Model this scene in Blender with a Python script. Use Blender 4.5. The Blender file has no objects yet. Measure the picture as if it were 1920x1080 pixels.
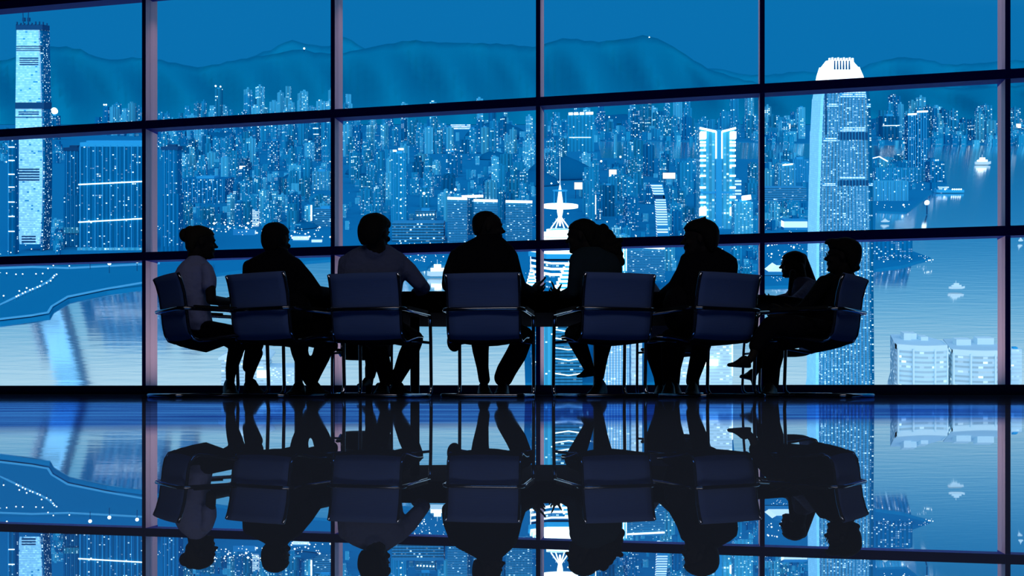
import bpy, math, random
from mathutils import Vector, Matrix
R = random.Random(7)
scene = bpy.context.scene
C = scene.collection
F, HOR, CX, CAMZ = 1790.0, 732.0, 960.0, 0.048     # focal length in pixels, eye level row, centre column, eye height

# ------------------------------------------------------------------ camera, sky, room light, exposure
cam = bpy.data.cameras.new('camera'); camo = bpy.data.objects.new('camera', cam); C.objects.link(camo)
camo.location = (0, 0, CAMZ); camo.rotation_euler = (math.pi/2, 0, 0)
cam.sensor_width = 36; cam.lens = 36*F/1920; cam.shift_y = (HOR-540)/1920
cam.clip_start = 0.02; cam.clip_end = 60000
scene.camera = camo
vs = scene.view_settings
vs.view_transform = 'Standard'; vs.look = 'None'; vs.exposure = 0; vs.gamma = 1; vs.use_curve_mapping = False

def lin(c):
    return tuple((v/12.92 if v <= .04045 else ((v+.055)/1.055)**2.4) for v in (x/255 for x in c))

def make_world():
    w = bpy.data.worlds.new('dusk_sky'); scene.world = w; w.use_nodes = True
    nt = w.node_tree; nt.nodes.clear()
    out = nt.nodes.new('ShaderNodeOutputWorld'); bg = nt.nodes.new('ShaderNodeBackground')
    tc = nt.nodes.new('ShaderNodeTexCoord'); sp = nt.nodes.new('ShaderNodeSeparateXYZ')
    rp = nt.nodes.new('ShaderNodeValToRGB')
    nt.links.new(tc.outputs['Generated'], sp.inputs[0]); 
    x2 = nt.nodes.new('ShaderNodeMath'); x2.operation = 'MULTIPLY'; nt.links.new(sp.outputs['X'], x2.inputs[0]); nt.links.new(sp.outputs['X'], x2.inputs[1])
    zz = nt.nodes.new('ShaderNodeMath'); zz.operation = 'MULTIPLY_ADD'; nt.links.new(x2.outputs[0], zz.inputs[0]); zz.inputs[1].default_value = .27
    nt.links.new(sp.outputs['Z'], zz.inputs[2]); nt.links.new(zz.outputs[0], rp.inputs[0])
    # brighter sky added behind the room to light the city walls
    mr = nt.nodes.new('ShaderNodeMapRange'); mr.inputs['From Min'].default_value = -.05; mr.inputs['From Max'].default_value = -.7
    mr.inputs['To Min'].default_value = 0; mr.inputs['To Max'].default_value = 1; nt.links.new(sp.outputs['Y'], mr.inputs['Value'])
    mg = nt.nodes.new('ShaderNodeMix'); mg.data_type = 'RGBA'; nt.links.new(mr.outputs[0], mg.inputs['Factor'])
    nt.links.new(rp.outputs[0], mg.inputs['A']); mg.inputs['B'].default_value = (.95, 1.15, 1.40, 1)
    nt.links.new(mg.outputs['Result'], bg.inputs[0]); nt.links.new(bg.outputs[0], out.inputs[0])
    stops = [(0.0, (0, 70, 130)), (.2, (4, 108, 172)), (.30, (9, 115, 179)), (.385, (10, 116, 180)), (.425, (30, 132, 194)), (.455, (64, 154, 209)),
             (.485, (110, 183, 224)), (.508, (140, 197, 230)), (.54, (190, 228, 247)), (.61, (190, 226, 245)), (.74, (60, 150, 205)), (1.0, (20, 120, 190))]
    el = rp.color_ramp.elements
    while len(el) < len(stops): el.new(0.5)
    for e, (p, c) in zip(el, stops):
        e.position = p; e.color = lin(c)+(1,)
    bg.inputs[1].default_value = 1.0
make_world()

ld = bpy.data.lights.new('room_lamp', 'AREA'); ld.shape = 'RECTANGLE'; ld.size = 7; ld.size_y = 1.5
ld.energy = 150; ld.color = (1.0, .95, 1.0); ld.spread = math.radians(132)
lo = bpy.data.objects.new('room_lamp', ld); C.objects.link(lo); lo.location = (0, .6, 5.0)   # ceiling downlight behind the table

# ------------------------------------------------------------------ helpers
def P(px, py, d):                                   # the point at distance d seen at (px, py)
    return Vector(((px-CX)*d/F, d, CAMZ+(HOR-py)*d/F))

class MB:
    def __init__(s): s.v = []; s.f = []; s.uv = []; s.mi = []; s.cur = 0
    def face(s, idx, uv=None):
        s.f.append(tuple(idx)); s.uv.append(uv); s.mi.append(s.cur)
    def prism(s, pts, z0, z1, slope=0., cu=1., cv=1., yo=0., roof=True, taper=1.):
        """closed prism over a plan polygon (ccw seen from above); walls carry window-cell uvs"""
        n = len(pts); b = len(s.v)
        cxx = sum(p[0] for p in pts)/n; cyy = sum(p[1] for p in pts)/n
        for x, y in pts: s.v.append((x, y, z0+slope*(y-yo)))
        for x, y in pts:
            x2, y2 = cxx+(x-cxx)*taper, cyy+(y-cyy)*taper
            s.v.append((x2, y2, z1+slope*(y2-yo)))
        u = 0.
        for i in range(n):
            j = (i+1) % n
            L = math.hypot(pts[j][0]-pts[i][0], pts[j][1]-pts[i][1])/cu
            u0 = math.floor(u)+.0; u1 = u0+max(1, round(L)); hv = max(1, round((z1-z0)/cv))
            s.face((b+i, b+j, b+n+j, b+n+i), ((u0, 0), (u1, 0), (u1, hv), (u0, hv))); u = u1
        s.face([b+n+i for i in range(n)], tuple((-9.5, -9.5) for _ in range(n)))
        s.face([b+i for i in reversed(range(n))], tuple((-9.5, -9.5) for _ in range(n)))
    def rect(s, x0, x1, y0, y1, z0, z1, **k):
        s.prism([(x0, y0), (x1, y0), (x1, y1), (x0, y1)], z0, z1, **k)
    def box(s, c, sz, M=None):
        b = len(s.v); hx, hy, hz = sz[0]/2, sz[1]/2, sz[2]/2
        for x, y, z in ((-1,-1,-1),(1,-1,-1),(1,1,-1),(-1,1,-1),(-1,-1,1),(1,-1,1),(1,1,1),(-1,1,1)):
            p = Vector((x*hx, y*hy, z*hz))
            if M is not None: p = M @ p
            s.v.append(tuple(Vector(c)+p))
        for f in ((0,3,2,1),(4,5,6,7),(0,1,5,4),(1,2,6,5),(2,3,7,6),(3,0,4,7)): s.face([b+i for i in f])
    def rings(s, rings, cap=True):
        n = len(rings[0]); b = len(s.v)
        for r in rings:
            for p in r: s.v.append(tuple(p))
        for k in range(len(rings)-1):
            for i in range(n):
                j = (i+1) % n
                s.face((b+k*n+i, b+k*n+j, b+(k+1)*n+j, b+(k+1)*n+i))
        if cap:
            s.face([b+i for i in reversed(range(n))]); s.face([b+(len(rings)-1)*n+i for i in range(n)])
    def tube(s, pts, r, n=10, closed=False, rads=None):
        pts = [Vector(p) for p in pts]; m = len(pts); rg = []
        up = Vector((0, 0, 1)); prev = None
        for i in range(m):
            if closed: t = pts[(i+1) % m]-pts[i-1]
            else: t = pts[min(i+1, m-1)]-pts[max(i-1, 0)]
            t.normalize()
            if prev is None:
                a = t.cross(up)
                if a.length < .05: a = t.cross(Vector((1, 0, 0)))
            else: a = prev-t*prev.dot(t)
            a.normalize(); prev = a; bb = t.cross(a)
            rr = rads[i] if rads else r
            rg.append([pts[i]+(a*math.cos(k*2*math.pi/n)+bb*math.sin(k*2*math.pi/n))*rr for k in range(n)])
        if closed: rg.append(rg[0])
        s.rings(rg, cap=not closed)
    def ell(s, c, ax, n=14, m=9):
        """ellipsoid, ax = three axis vectors"""
        c = Vector(c); rg = []
        for i in range(1, m):
            th = math.pi*i/m
            rg.append([c+ax[2]*(-math.cos(th))+(ax[0]*math.cos(2*math.pi*k/n)+ax[1]*math.sin(2*math.pi*k/n))*math.sin(th) for k in range(n)])
        b = len(s.v); s.rings(rg, cap=False)
        bot = len(s.v); s.v.append(tuple(c-ax[2])); top = len(s.v); s.v.append(tuple(c+ax[2]))
        for k in range(n):
            j = (k+1) % n
            s.face((b+j, b+k, bot)); e = b+(m-2)*n
            s.face((e+k, e+j, top))
    def ball(s, c, r, n=14, m=9):
        s.ell(c, (Vector((r, 0, 0)), Vector((0, r, 0)), Vector((0, 0, r))), n, m)
    def chain(s, pts):
        """sphere-swept limb: pts = (Vector, radius)"""
        for p, r in pts: s.ball(p, r)
        for (p, r), (q, t) in zip(pts, pts[1:]):
            s.tube([p, q], r, 14, rads=[r, t])
    def mesh(s, name):
        me = bpy.data.meshes.new(name); me.from_pydata(s.v, [], s.f)
        if any(u is not None for u in s.uv):
            l = me.uv_layers.new(name='cells'); k = 0
            for f, u in zip(s.f, s.uv):
                for i in range(len(f)):
                    l.data[k].uv = u[i] if u else (-9.5, -9.5); k += 1
        if any(s.mi): me.polygons.foreach_set('material_index', s.mi)
        me.update(); return me
    def build(s, name, mat, parent=None, smooth=False):
        me = s.mesh(name)
        for m in (mat if isinstance(mat, (list, tuple)) else [mat]): me.materials.append(m)
        if smooth: me.polygons.foreach_set('use_smooth', [True]*len(me.polygons))
        o = bpy.data.objects.new(name, me); C.objects.link(o)
        if parent: o.parent = parent; o.matrix_parent_inverse = parent.matrix_world.inverted() if False else Matrix()
        return o

def tag(o, label=None, cat=None, group=None, kind=None):
    if label: o['label'] = label
    if cat: o['category'] = cat
    if group: o['group'] = group
    if kind: o['kind'] = kind
    return o
def empty(name, loc=(0, 0, 0), rz=0):
    o = bpy.data.objects.new(name, None); C.objects.link(o); o.location = loc; o.rotation_euler = (0, 0, rz); o.empty_display_size = .1; return o
def kids(o): return [x for x in C.objects if x.parent == o]
def copy_tree(o, parent=None):
    c = o.copy(); C.objects.link(c); c.parent = parent
    for ch in kids(o): copy_tree(ch, c)
    return c

# ------------------------------------------------------------------ materials
def mat(name, col, rough=.5, metal=0., spec=.5, coat=0., emit=None, es=0.):
    m = bpy.data.materials.new(name); m.use_nodes = True
    b = m.node_tree.nodes['Principled BSDF']
    b.inputs['Base Color'].default_value = tuple(col)+(1,)
    b.inputs['Roughness'].default_value = rough; b.inputs['Metallic'].default_value = metal
    b.inputs['Specular IOR Level'].default_value = spec; b.inputs['Coat Weight'].default_value = coat
    if emit:
        b.inputs['Emission Color'].default_value = tuple(emit)+(1,); b.inputs['Emission Strength'].default_value = es
        m.cycles.emission_sampling = 'NONE'
    return m
def nodes(m): return m.node_tree.nodes, m.node_tree.links
def mth(nt, op, a, b=None, c=None):
    n = nt.nodes.new('ShaderNodeMath'); n.operation = op
    for i, v in enumerate((a, b, c)):
        if v is None: continue
        if isinstance(v, (int, float)): n.inputs[i].default_value = v
        else: nt.links.new(v, n.inputs[i])
    return n.outputs[0]
def noise_bump(m, scale, strength, dist=.01, stretch=(1, 1, 1)):
    nt = m.node_tree; b = nt.nodes['Principled BSDF']
    tc = nt.nodes.new('ShaderNodeTexCoord'); mp = nt.nodes.new('ShaderNodeMapping'); mp.inputs['Scale'].default_value = stretch
    nz = nt.nodes.new('ShaderNodeTexNoise'); nz.inputs['Scale'].default_value = scale; bp = nt.nodes.new('ShaderNodeBump')
    bp.inputs['Strength'].default_value = strength; bp.inputs['Distance'].default_value = dist
    nt.links.new(tc.outputs['Object'], mp.inputs[0]); nt.links.new(mp.outputs[0], nz.inputs['Vector'])
    nt.links.new(nz.outputs['Fac'], bp.inputs['Height']); nt.links.new(bp.outputs[0], b.inputs['Normal'])
    return m

M = {}
M['black_cloth'] = noise_bump(mat('black_suit_cloth', (.004, .004, .006), .95, spec=.05), 60, .3)
M['dark_green'] = noise_bump(mat('dark_green_cloth', (.012, .022, .03), .95, spec=.05), 40, .3)
M['shirt'] = noise_bump(mat('pale_shirt_cloth', (.17, .19, .34), .9, spec=.1), 14, .6, .03)
M['shirt_dim'] = noise_bump(mat('grey_blouse_cloth', (.075, .09, .17), .9, spec=.1), 25, .5, .02)
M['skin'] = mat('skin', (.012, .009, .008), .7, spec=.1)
M['hair'] = noise_bump(mat('dark_hair', (.006, .005, .004), .8, spec=.1), 90, .5, .01, (1, 1, .15))
M['hair_brown'] = noise_bump(mat('brown_hair', (.018, .014, .008), .8, spec=.1), 90, .5, .01, (1, 1, .15))
M['shoe'] = mat('black_leather', (.004, .004, .004), .5, spec=.2)
M['chrome'] = mat('dark_chrome', (.24, .25, .29), .14, metal=1.)
M['table'] = mat('black_table_lacquer', (.0015, .0015, .002), .9, spec=.02)
M['steel'] = mat('table_leg_steel', (.03, .035, .045), .35, metal=.8)
M['paper'] = mat('grey_paper', (.14,.2,.36), .8)
M['frame'] = mat('navy_window_frame', (.002, .012, .30), .55, spec=.25)
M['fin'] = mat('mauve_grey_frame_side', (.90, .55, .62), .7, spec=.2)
M['sill'] = mat('dark_navy_sill', (.006, .015, .10), .5, spec=.3)
M['wallm'] = mat('dark_room_wall', (.02, .022, .03), .9, spec=.1)

def sling_mat():
    m = mat('slate_mesh_fabric', (.06, .10, .24), .85, spec=.15); nt = m.node_tree; b = nt.nodes['Principled BSDF']
    tc = nt.nodes.new('ShaderNodeTexCoord'); w = nt.nodes.new('ShaderNodeTexWave'); w.bands_direction = 'Z'
    w.inputs['Scale'].default_value = 60; w.inputs['Distortion'].default_value = 1.5
    bp = nt.nodes.new('ShaderNodeBump'); bp.inputs['Strength'].default_value = .15; bp.inputs['Distance'].default_value = .004
    nt.links.new(tc.outputs['Object'], w.inputs[0]); nt.links.new(w.outputs['Fac'], bp.inputs['Height']); nt.links.new(bp.outputs[0], b.inputs['Normal'])
    return m
M['sling'] = sling_mat()
M['seat'] = mat('black_seat_fabric', (.004, .005, .009), .95, spec=.03)

def glass_mat():
    m = bpy.data.materials.new('window_glass'); m.use_nodes = True; nt = m.node_tree; nt.nodes.clear()
    o = nt.nodes.new('ShaderNodeOutputMaterial'); t = nt.nodes.new('ShaderNodeBsdfTransparent'); t.inputs[0].default_value = (.97, .99, 1, 1)
    g = nt.nodes.new('ShaderNodeBsdfGlossy'); g.inputs['Roughness'].default_value = 0; mx = nt.nodes.new('ShaderNodeMixShader'); mx.inputs[0].default_value = .03
    nt.links.new(t.outputs[0], mx.inputs[1]); nt.links.new(g.outputs[0], mx.inputs[2]); nt.links.new(mx.outputs[0], o.inputs[0]); return m
M['glass'] = glass_mat()

def floor_mat():
    """polished dark stone: a bright polished field, then a streaked band towards the windows whose blue tint dims the reflection"""
    m = bpy.data.materials.new('polished_stone_floor'); m.use_nodes = True; nt = m.node_tree; nt.nodes.clear(); L = nt.links.new; N = nt.nodes.new
    o = N('ShaderNodeOutputMaterial'); tc = N('ShaderNodeTexCoord'); sp = N('ShaderNodeSeparateXYZ'); L(tc.outputs['Object'], sp.inputs[0])
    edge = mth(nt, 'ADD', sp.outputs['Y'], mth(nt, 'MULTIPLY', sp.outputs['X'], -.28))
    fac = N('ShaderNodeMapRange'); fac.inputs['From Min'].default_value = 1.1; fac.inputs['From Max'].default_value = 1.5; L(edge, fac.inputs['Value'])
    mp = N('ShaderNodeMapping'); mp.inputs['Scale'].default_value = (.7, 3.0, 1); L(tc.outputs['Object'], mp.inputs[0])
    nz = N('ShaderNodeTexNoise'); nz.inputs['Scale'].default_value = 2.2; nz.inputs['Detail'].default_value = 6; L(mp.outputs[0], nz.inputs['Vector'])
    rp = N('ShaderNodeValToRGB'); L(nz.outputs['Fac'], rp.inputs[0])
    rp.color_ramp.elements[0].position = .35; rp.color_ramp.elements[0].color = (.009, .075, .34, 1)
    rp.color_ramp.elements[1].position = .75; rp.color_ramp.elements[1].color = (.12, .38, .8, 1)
    mixc = N('ShaderNodeMix'); mixc.data_type = 'RGBA'; L(fac.outputs[0], mixc.inputs['Factor'])  # faded reflection put into the floor tint beyond the edge
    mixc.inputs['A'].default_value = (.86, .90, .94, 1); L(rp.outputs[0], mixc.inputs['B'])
    g = N('ShaderNodeBsdfGlossy'); L(mixc.outputs['Result'], g.inputs['Color'])
    rr = N('ShaderNodeMapRange'); rr.inputs['To Min'].default_value = .006; rr.inputs['To Max'].default_value = .03; L(fac.outputs[0], rr.inputs['Value']); L(rr.outputs[0], g.inputs['Roughness'])
    d = N('ShaderNodeBsdfDiffuse'); d.inputs[0].default_value = (.075, .10, .15, 1)
    mx = N('ShaderNodeMixShader'); mx.inputs[0].default_value = .90; L(d.outputs[0], mx.inputs[1]); L(g.outputs[0], mx.inputs[2]); L(mx.outputs[0], o.inputs[0])
    return m
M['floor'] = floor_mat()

def facade(name, wall, lit, strength=3., stripe=.55, glow=(.62, .92, 1.), wu=(.15, .85), wv=(.25, .8), floorline=.0, lo=.15, dens_glow=0.):
    """wall with a grid of window cells (uv = cells), a share of them lit; every other column darkened as a recess"""
    m = bpy.data.materials.new(name); m.use_nodes = True; nt = m.node_tree; nt.nodes.clear(); L = nt.links.new; N = nt.nodes.new
    o = N('ShaderNodeOutputMaterial'); uv = N('ShaderNodeUVMap'); uv.uv_map = 'cells'; sp = N('ShaderNodeSeparateXYZ'); L(uv.outputs[0], sp.inputs[0])
    u, v = sp.outputs['X'], sp.outputs['Y']; oi = N('ShaderNodeObjectInfo')
    fu, fv = mth(nt, 'FRACT', u), mth(nt, 'FRACT', v)
    cu = mth(nt, 'FLOOR', u); cv = mth(nt, 'FLOOR', v)
    cb = N('ShaderNodeCombineXYZ'); L(cu, cb.inputs[0]); L(cv, cb.inputs[1]); L(mth(nt, 'MULTIPLY', oi.outputs['Random'], 917.), cb.inputs[2])
    wn = N('ShaderNodeTexWhiteNoise'); wn.noise_dimensions = '3D'; L(cb.outputs[0], wn.inputs['Vector'])
    litc = mth(nt, 'LESS_THAN', wn.outputs['Value'], lit)
    win = mth(nt, 'MULTIPLY', mth(nt, 'MULTIPLY', mth(nt, 'GREATER_THAN', fu, wu[0]), mth(nt, 'LESS_THAN', fu, wu[1])),
              mth(nt, 'MULTIPLY', mth(nt, 'GREATER_THAN', fv, wv[0]), mth(nt, 'LESS_THAN', fv, wv[1])))
    inside = mth(nt, 'GREATER_THAN', u, -.5)
    win = mth(nt, 'MULTIPLY', win, inside)
    sc = N('ShaderNodeSeparateColor'); L(wn.outputs['Color'], sc.inputs[0])
    br = mth(nt, 'MULTIPLY_ADD', mth(nt, 'POWER', sc.outputs['Green'], 3.), strength, lo)
    es = mth(nt, 'MULTIPLY', mth(nt, 'MULTIPLY', litc, win), br)
    # shade of recesses put into the wall colour, every other column
    par = mth(nt, 'MULTIPLY', mth(nt, 'GREATER_THAN', mth(nt, 'FRACT', mth(nt, 'MULTIPLY', cu, .5)), .25), inside)
    shade = mth(nt, 'MULTIPLY_ADD', par, stripe-1., 1.)
    if floorline: shade = mth(nt, 'MULTIPLY', shade, mth(nt, 'MULTIPLY_ADD', win, floorline-1., 1.))
    vr = mth(nt, 'MULTIPLY_ADD', oi.outputs['Random'], .5, .75)
    shade = mth(nt, 'MULTIPLY', shade, vr)
    mxc = N('ShaderNodeMix'); mxc.data_type = 'RGBA'; mxc.inputs['A'].default_value = (0, 0, 0, 1); mxc.inputs['B'].default_value = tuple(wall)+(1,); L(shade, mxc.inputs['Factor'])
    d = N('ShaderNodeBsdfDiffuse'); L(mxc.outputs['Result'], d.inputs[0])
    e = N('ShaderNodeEmission'); e.inputs[0].default_value = tuple(glow)+(1,); L(es, e.inputs[1])
    ad = N('ShaderNodeAddShader'); L(d.outputs[0], ad.inputs[0]); L(e.outputs[0], ad.inputs[1]); L(ad.outputs[0], o.inputs[0])
    m.cycles.emission_sampling = 'NONE'
    return m
def lamp_mat(name, col, s):
    m = mat(name, (.1, .1, .1), emit=col, es=s); return m
WHITE = (.80, .97, 1.)
TONE = {'pale': (.06, .52, .80), 'blue': (.010, .32, .60), 'dark': (.0025, .20, .46)}
for t, c in TONE.items():
    M[t+'_sparse'] = facade(t+'_wall_few_lights', c, .08, 2.6, .72)
    M[t+'_dense'] = facade(t+'_wall_many_lights', c, .26, 2.2, .72)
M['neon'] = lamp_mat('white_neon', WHITE, 2.2)
M['screen'] = lamp_mat('bright_screen', WHITE, 1.6)
M['litglass'] = facade('lit_glass_front', (.10, .55, .9), .97, .55, .92, (.42, .78, .95), (.0, 1.), (.1, .9), lo=.58)
M['litfloor'] = facade('lit_floor_strips', (.03, .36, .72), .9, .9, 1., (.75, .96, 1.), (.0, 1.), (.3, .85), lo=.9)
M['curtain'] = facade('fluted_curtain_wall', (.15, .60, .95), .34, 1.6, .62, (.62, .92, 1.), (.1, .9), (.2, .8), floorline=.6)
M['flood'] = facade('floodlight_glow_panel', (.12, .6, .95), 1., .12, .96, (.35, .74, .92), (0., 1.), (.04, 1.), lo=.46)  # floodlight put in as the panel's own even glow
M['bandblk'] = facade('banded_office_wall', (.04, .36, .68), .12, 2., .9, (.62, .92, 1.), (.0, 1.), (.35, .8), floorline=.35)
M['paleband'] = facade('pale_banded_wall', (.62, .88, 1.), .25, 1.2, 1., (.75, .96, 1.), (.0, 1.), (.4, .85), floorline=.72)
M['dkmetal'] = mat('dark_blue_metal', (.004, .08, .22), .8, spec=.1)
M['roofm'] = mat('blue_roof', (.028, .43, .8), .9, spec=.05)
M['palewall'] = mat('pale_roof_block', (.72, .94, 1.), .9, spec=.05)
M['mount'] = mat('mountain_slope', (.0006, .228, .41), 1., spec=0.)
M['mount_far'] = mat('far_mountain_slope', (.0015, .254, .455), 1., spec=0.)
M['wood'] = mat('wooded_hill', (.0015, .155, .36), 1., spec=0.)
M['land'] = noise_bump(mat('city_ground', (.007, .24, .50), 1., spec=0.), .02, .3)
M['park'] = mat('waterfront_park', (.006, .228, .46), 1., spec=0.)
M['road'] = mat('pale_road', (.12, .55, .85), 1., spec=0.)

def water_mat():
    m = bpy.data.materials.new('harbour_water'); m.use_nodes = True; nt = m.node_tree; nt.nodes.clear(); L = nt.links.new; N = nt.nodes.new
    o = N('ShaderNodeOutputMaterial'); g = N('ShaderNodeBsdfGlossy'); g.inputs[0].default_value = (.96, .97, .98, 1); g.inputs['Roughness'].default_value = .095
    tc = N('ShaderNodeTexCoord'); mp = N('ShaderNodeMapping'); mp.inputs['Scale'].default_value = (.006, .03, .02); L(tc.outputs['Object'], mp.inputs[0])
    nz = N('ShaderNodeTexNoise'); nz.inputs['Scale'].default_value = 3; nz.inputs['Detail'].default_value = 3; L(mp.outputs[0], nz.inputs['Vector'])
    bp = N('ShaderNodeBump'); bp.inputs['Strength'].default_value = .06; bp.inputs['Distance'].default_value = 3; L(nz.outputs['Fac'], bp.inputs['Height']); L(bp.outputs[0], g.inputs['Normal'])
    L(g.outputs[0], o.inputs[0]); return m
M['water'] = water_mat()
# ------------------------------------------------------------------ room shell
TH = math.atan(350/F); D0 = 11.0
U = Vector((math.cos(TH), -math.sin(TH), 0)); NO = Vector((math.sin(TH), math.cos(TH), 0))     # along the window wall, and outwards
def WL(t, out, z): return Vector((0, D0, 0))+U*t+NO*out+Vector((0, 0, z))
RW = Matrix.Rotation(-TH, 3, 'Z')
def wbox(mb, t0, t1, o0, o1, z0, z1): mb.box(WL((t0+t1)/2, (o0+o1)/2, (z0+z1)/2), (t1-t0, o1-o0, z1-z0), RW)
CEIL = 5.06; TL, TR = -9.66, 7.775
def corner(t, o=0): p = WL(t, o, 0); return (p.x, p.y)
BACKY = -4.0
def slab(name, pts, z0, z1, m):
    mb = MB(); mb.prism(pts, z0, z1); return tag(mb.build(name, m), kind='structure')
fl, fr = corner(TL, .30), corner(TR, .30)
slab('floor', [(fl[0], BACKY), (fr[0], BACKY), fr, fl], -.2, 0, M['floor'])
slab('ceiling', [(fl[0], BACKY), (fr[0], BACKY), fr, fl], CEIL, CEIL+.2, M['wallm'])
slab('wall_back', [(fl[0], BACKY-.2), (fr[0], BACKY-.2), (fr[0], BACKY), (fl[0], BACKY)], -.2, CEIL+.2, M['wallm'])
slab('wall_left', [(fl[0]-.2, BACKY), (fl[0], BACKY), fl, (fl[0]-.2, fl[1])], -.2, CEIL+.2, M['wallm'])
slab('wall_right', [(fr[0], BACKY), (fr[0]+.2, BACKY), (fr[0]+.2, fr[1]), fr], -.2, CEIL+.2, M['wallm'])
mb = MB(); wbox(mb, TL, TR, 0, .26, 0, .109); tag(mb.build('baseboard_windows', M['sill']), kind='structure')
PITCH = 2.49; TK = [.305+PITCH*k for k in range(-4, 4)]
ZB = [(1.665, 1.771), (3.305, 3.410), (4.95, CEIL)]
n = 1
for t in TK:                                         # upright fins: navy nose towards the room, mauve grey flanks
    mb = MB(); wbox(mb, t-.026, t+.026, 0, .26, .109, CEIL)
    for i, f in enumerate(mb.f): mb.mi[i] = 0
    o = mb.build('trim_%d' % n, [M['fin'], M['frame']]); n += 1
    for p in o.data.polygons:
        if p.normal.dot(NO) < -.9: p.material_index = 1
    tag(o, kind='structure')
edges = [TL]+TK+[TR]
for a, b in ZB:                                      # the rails, cut between the fins
    for t0, t1 in zip(edges, edges[1:]):
        mb = MB(); wbox(mb, t0+.026, t1-.026, -.012, .15, a, b-.012); wbox(mb, t0+.026, t1-.026, 0, .15, b-.012, b)
        tag(mb.build('trim_%d' % n, M['frame']), kind='structure'); n += 1
for t in TK:
    for a, b in ZB[:2]:                              # the joint where a rail crosses a fin
        mb = MB(); wbox(mb, t-.026, t+.026, -.014, 0, a, b)
        wbox(mb, t-.027, t+.027, 0, .27, a, b)
        tag(mb.build('trim_%d' % n, M['frame']), kind='structure'); n += 1
w = 1
zs = [(.109, 1.665), (1.771, 3.305), (3.410, 4.95)]
for t0, t1 in zip(edges, edges[1:]):
    for a, b in zs:
        mb = MB(); wbox(mb, t0+.026, t1-.026, .092, .100, a, b)
        tag(mb.build('window_%d' % w, M['glass']), kind='structure'); w += 1

for t0, t1 in zip(edges, edges[1:]):                 # fill strips added low and high in each bay to brighten the fin flanks
    l = bpy.data.lights.new('fin_fill_low', 'AREA'); l.shape = 'RECTANGLE'; l.size = max(.4, t1-t0-1.0); l.size_y = .05; l.energy = 9; l.color = (1., .86, .88)
    lo = bpy.data.objects.new('fin_fill_low', l); C.objects.link(lo); lo.location = WL((t0+t1)/2, .18, .118); lo.rotation_euler = (math.pi, 0, -TH)
    l = bpy.data.lights.new('fin_fill_high', 'AREA'); l.shape = 'RECTANGLE'; l.size = t1-t0-.3; l.size_y = .05; l.energy = 4; l.color = (1., .76, .84); l.spread = math.radians(80)
    lo = bpy.data.objects.new('fin_fill_high', l); C.objects.link(lo); lo.location = WL((t0+t1)/2, .19, 4.90); lo.rotation_euler = (0, 0, -TH)

# ------------------------------------------------------------------ table
tb = empty('conference_table', (0, 7.74, 0))
tag(tb, 'long oval black conference table the people sit around', 'table')
def oval(a, b, z, n=72, p=2.5):
    out = []
    for k in range(n):
        c, s_ = math.cos(2*math.pi*k/n), math.sin(2*math.pi*k/n)
        out.append(Vector((a*math.copysign(abs(c)**(2/p), c), b*math.copysign(abs(s_)**(2/p), s_), z)))
    return out
TA, TBY = 2.36, 1.0
mb = MB(); mb.rings([oval(TA-.10, TBY-.10, .692), oval(TA-.02, TBY-.02, .715), oval(TA, TBY, .735), oval(TA-.004, TBY-.004, .75)])
mb.build('tabletop', M['table'], tb, True)
mb = MB(); mb.rings([oval(TA-.5, TBY-.22, .615), oval(TA-.5, TBY-.22, .694)]); mb.build('apron', M['table'], tb)
for px, d in ((778, 7.45), (1120, 8.35), (1442, 7.75), (560, 8.35)):
    p = P(px, 700, d); mb = MB(); mb.tube([(p.x, p.y-7.74, 0), (p.x, p.y-7.74, .018), (p.x, p.y-7.74, .019), (p.x, p.y-7.74, .62)], .035, 20, rads=[.11, .10, .036, .036])
    mb.build('leg', M['steel'], tb, True)

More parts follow.
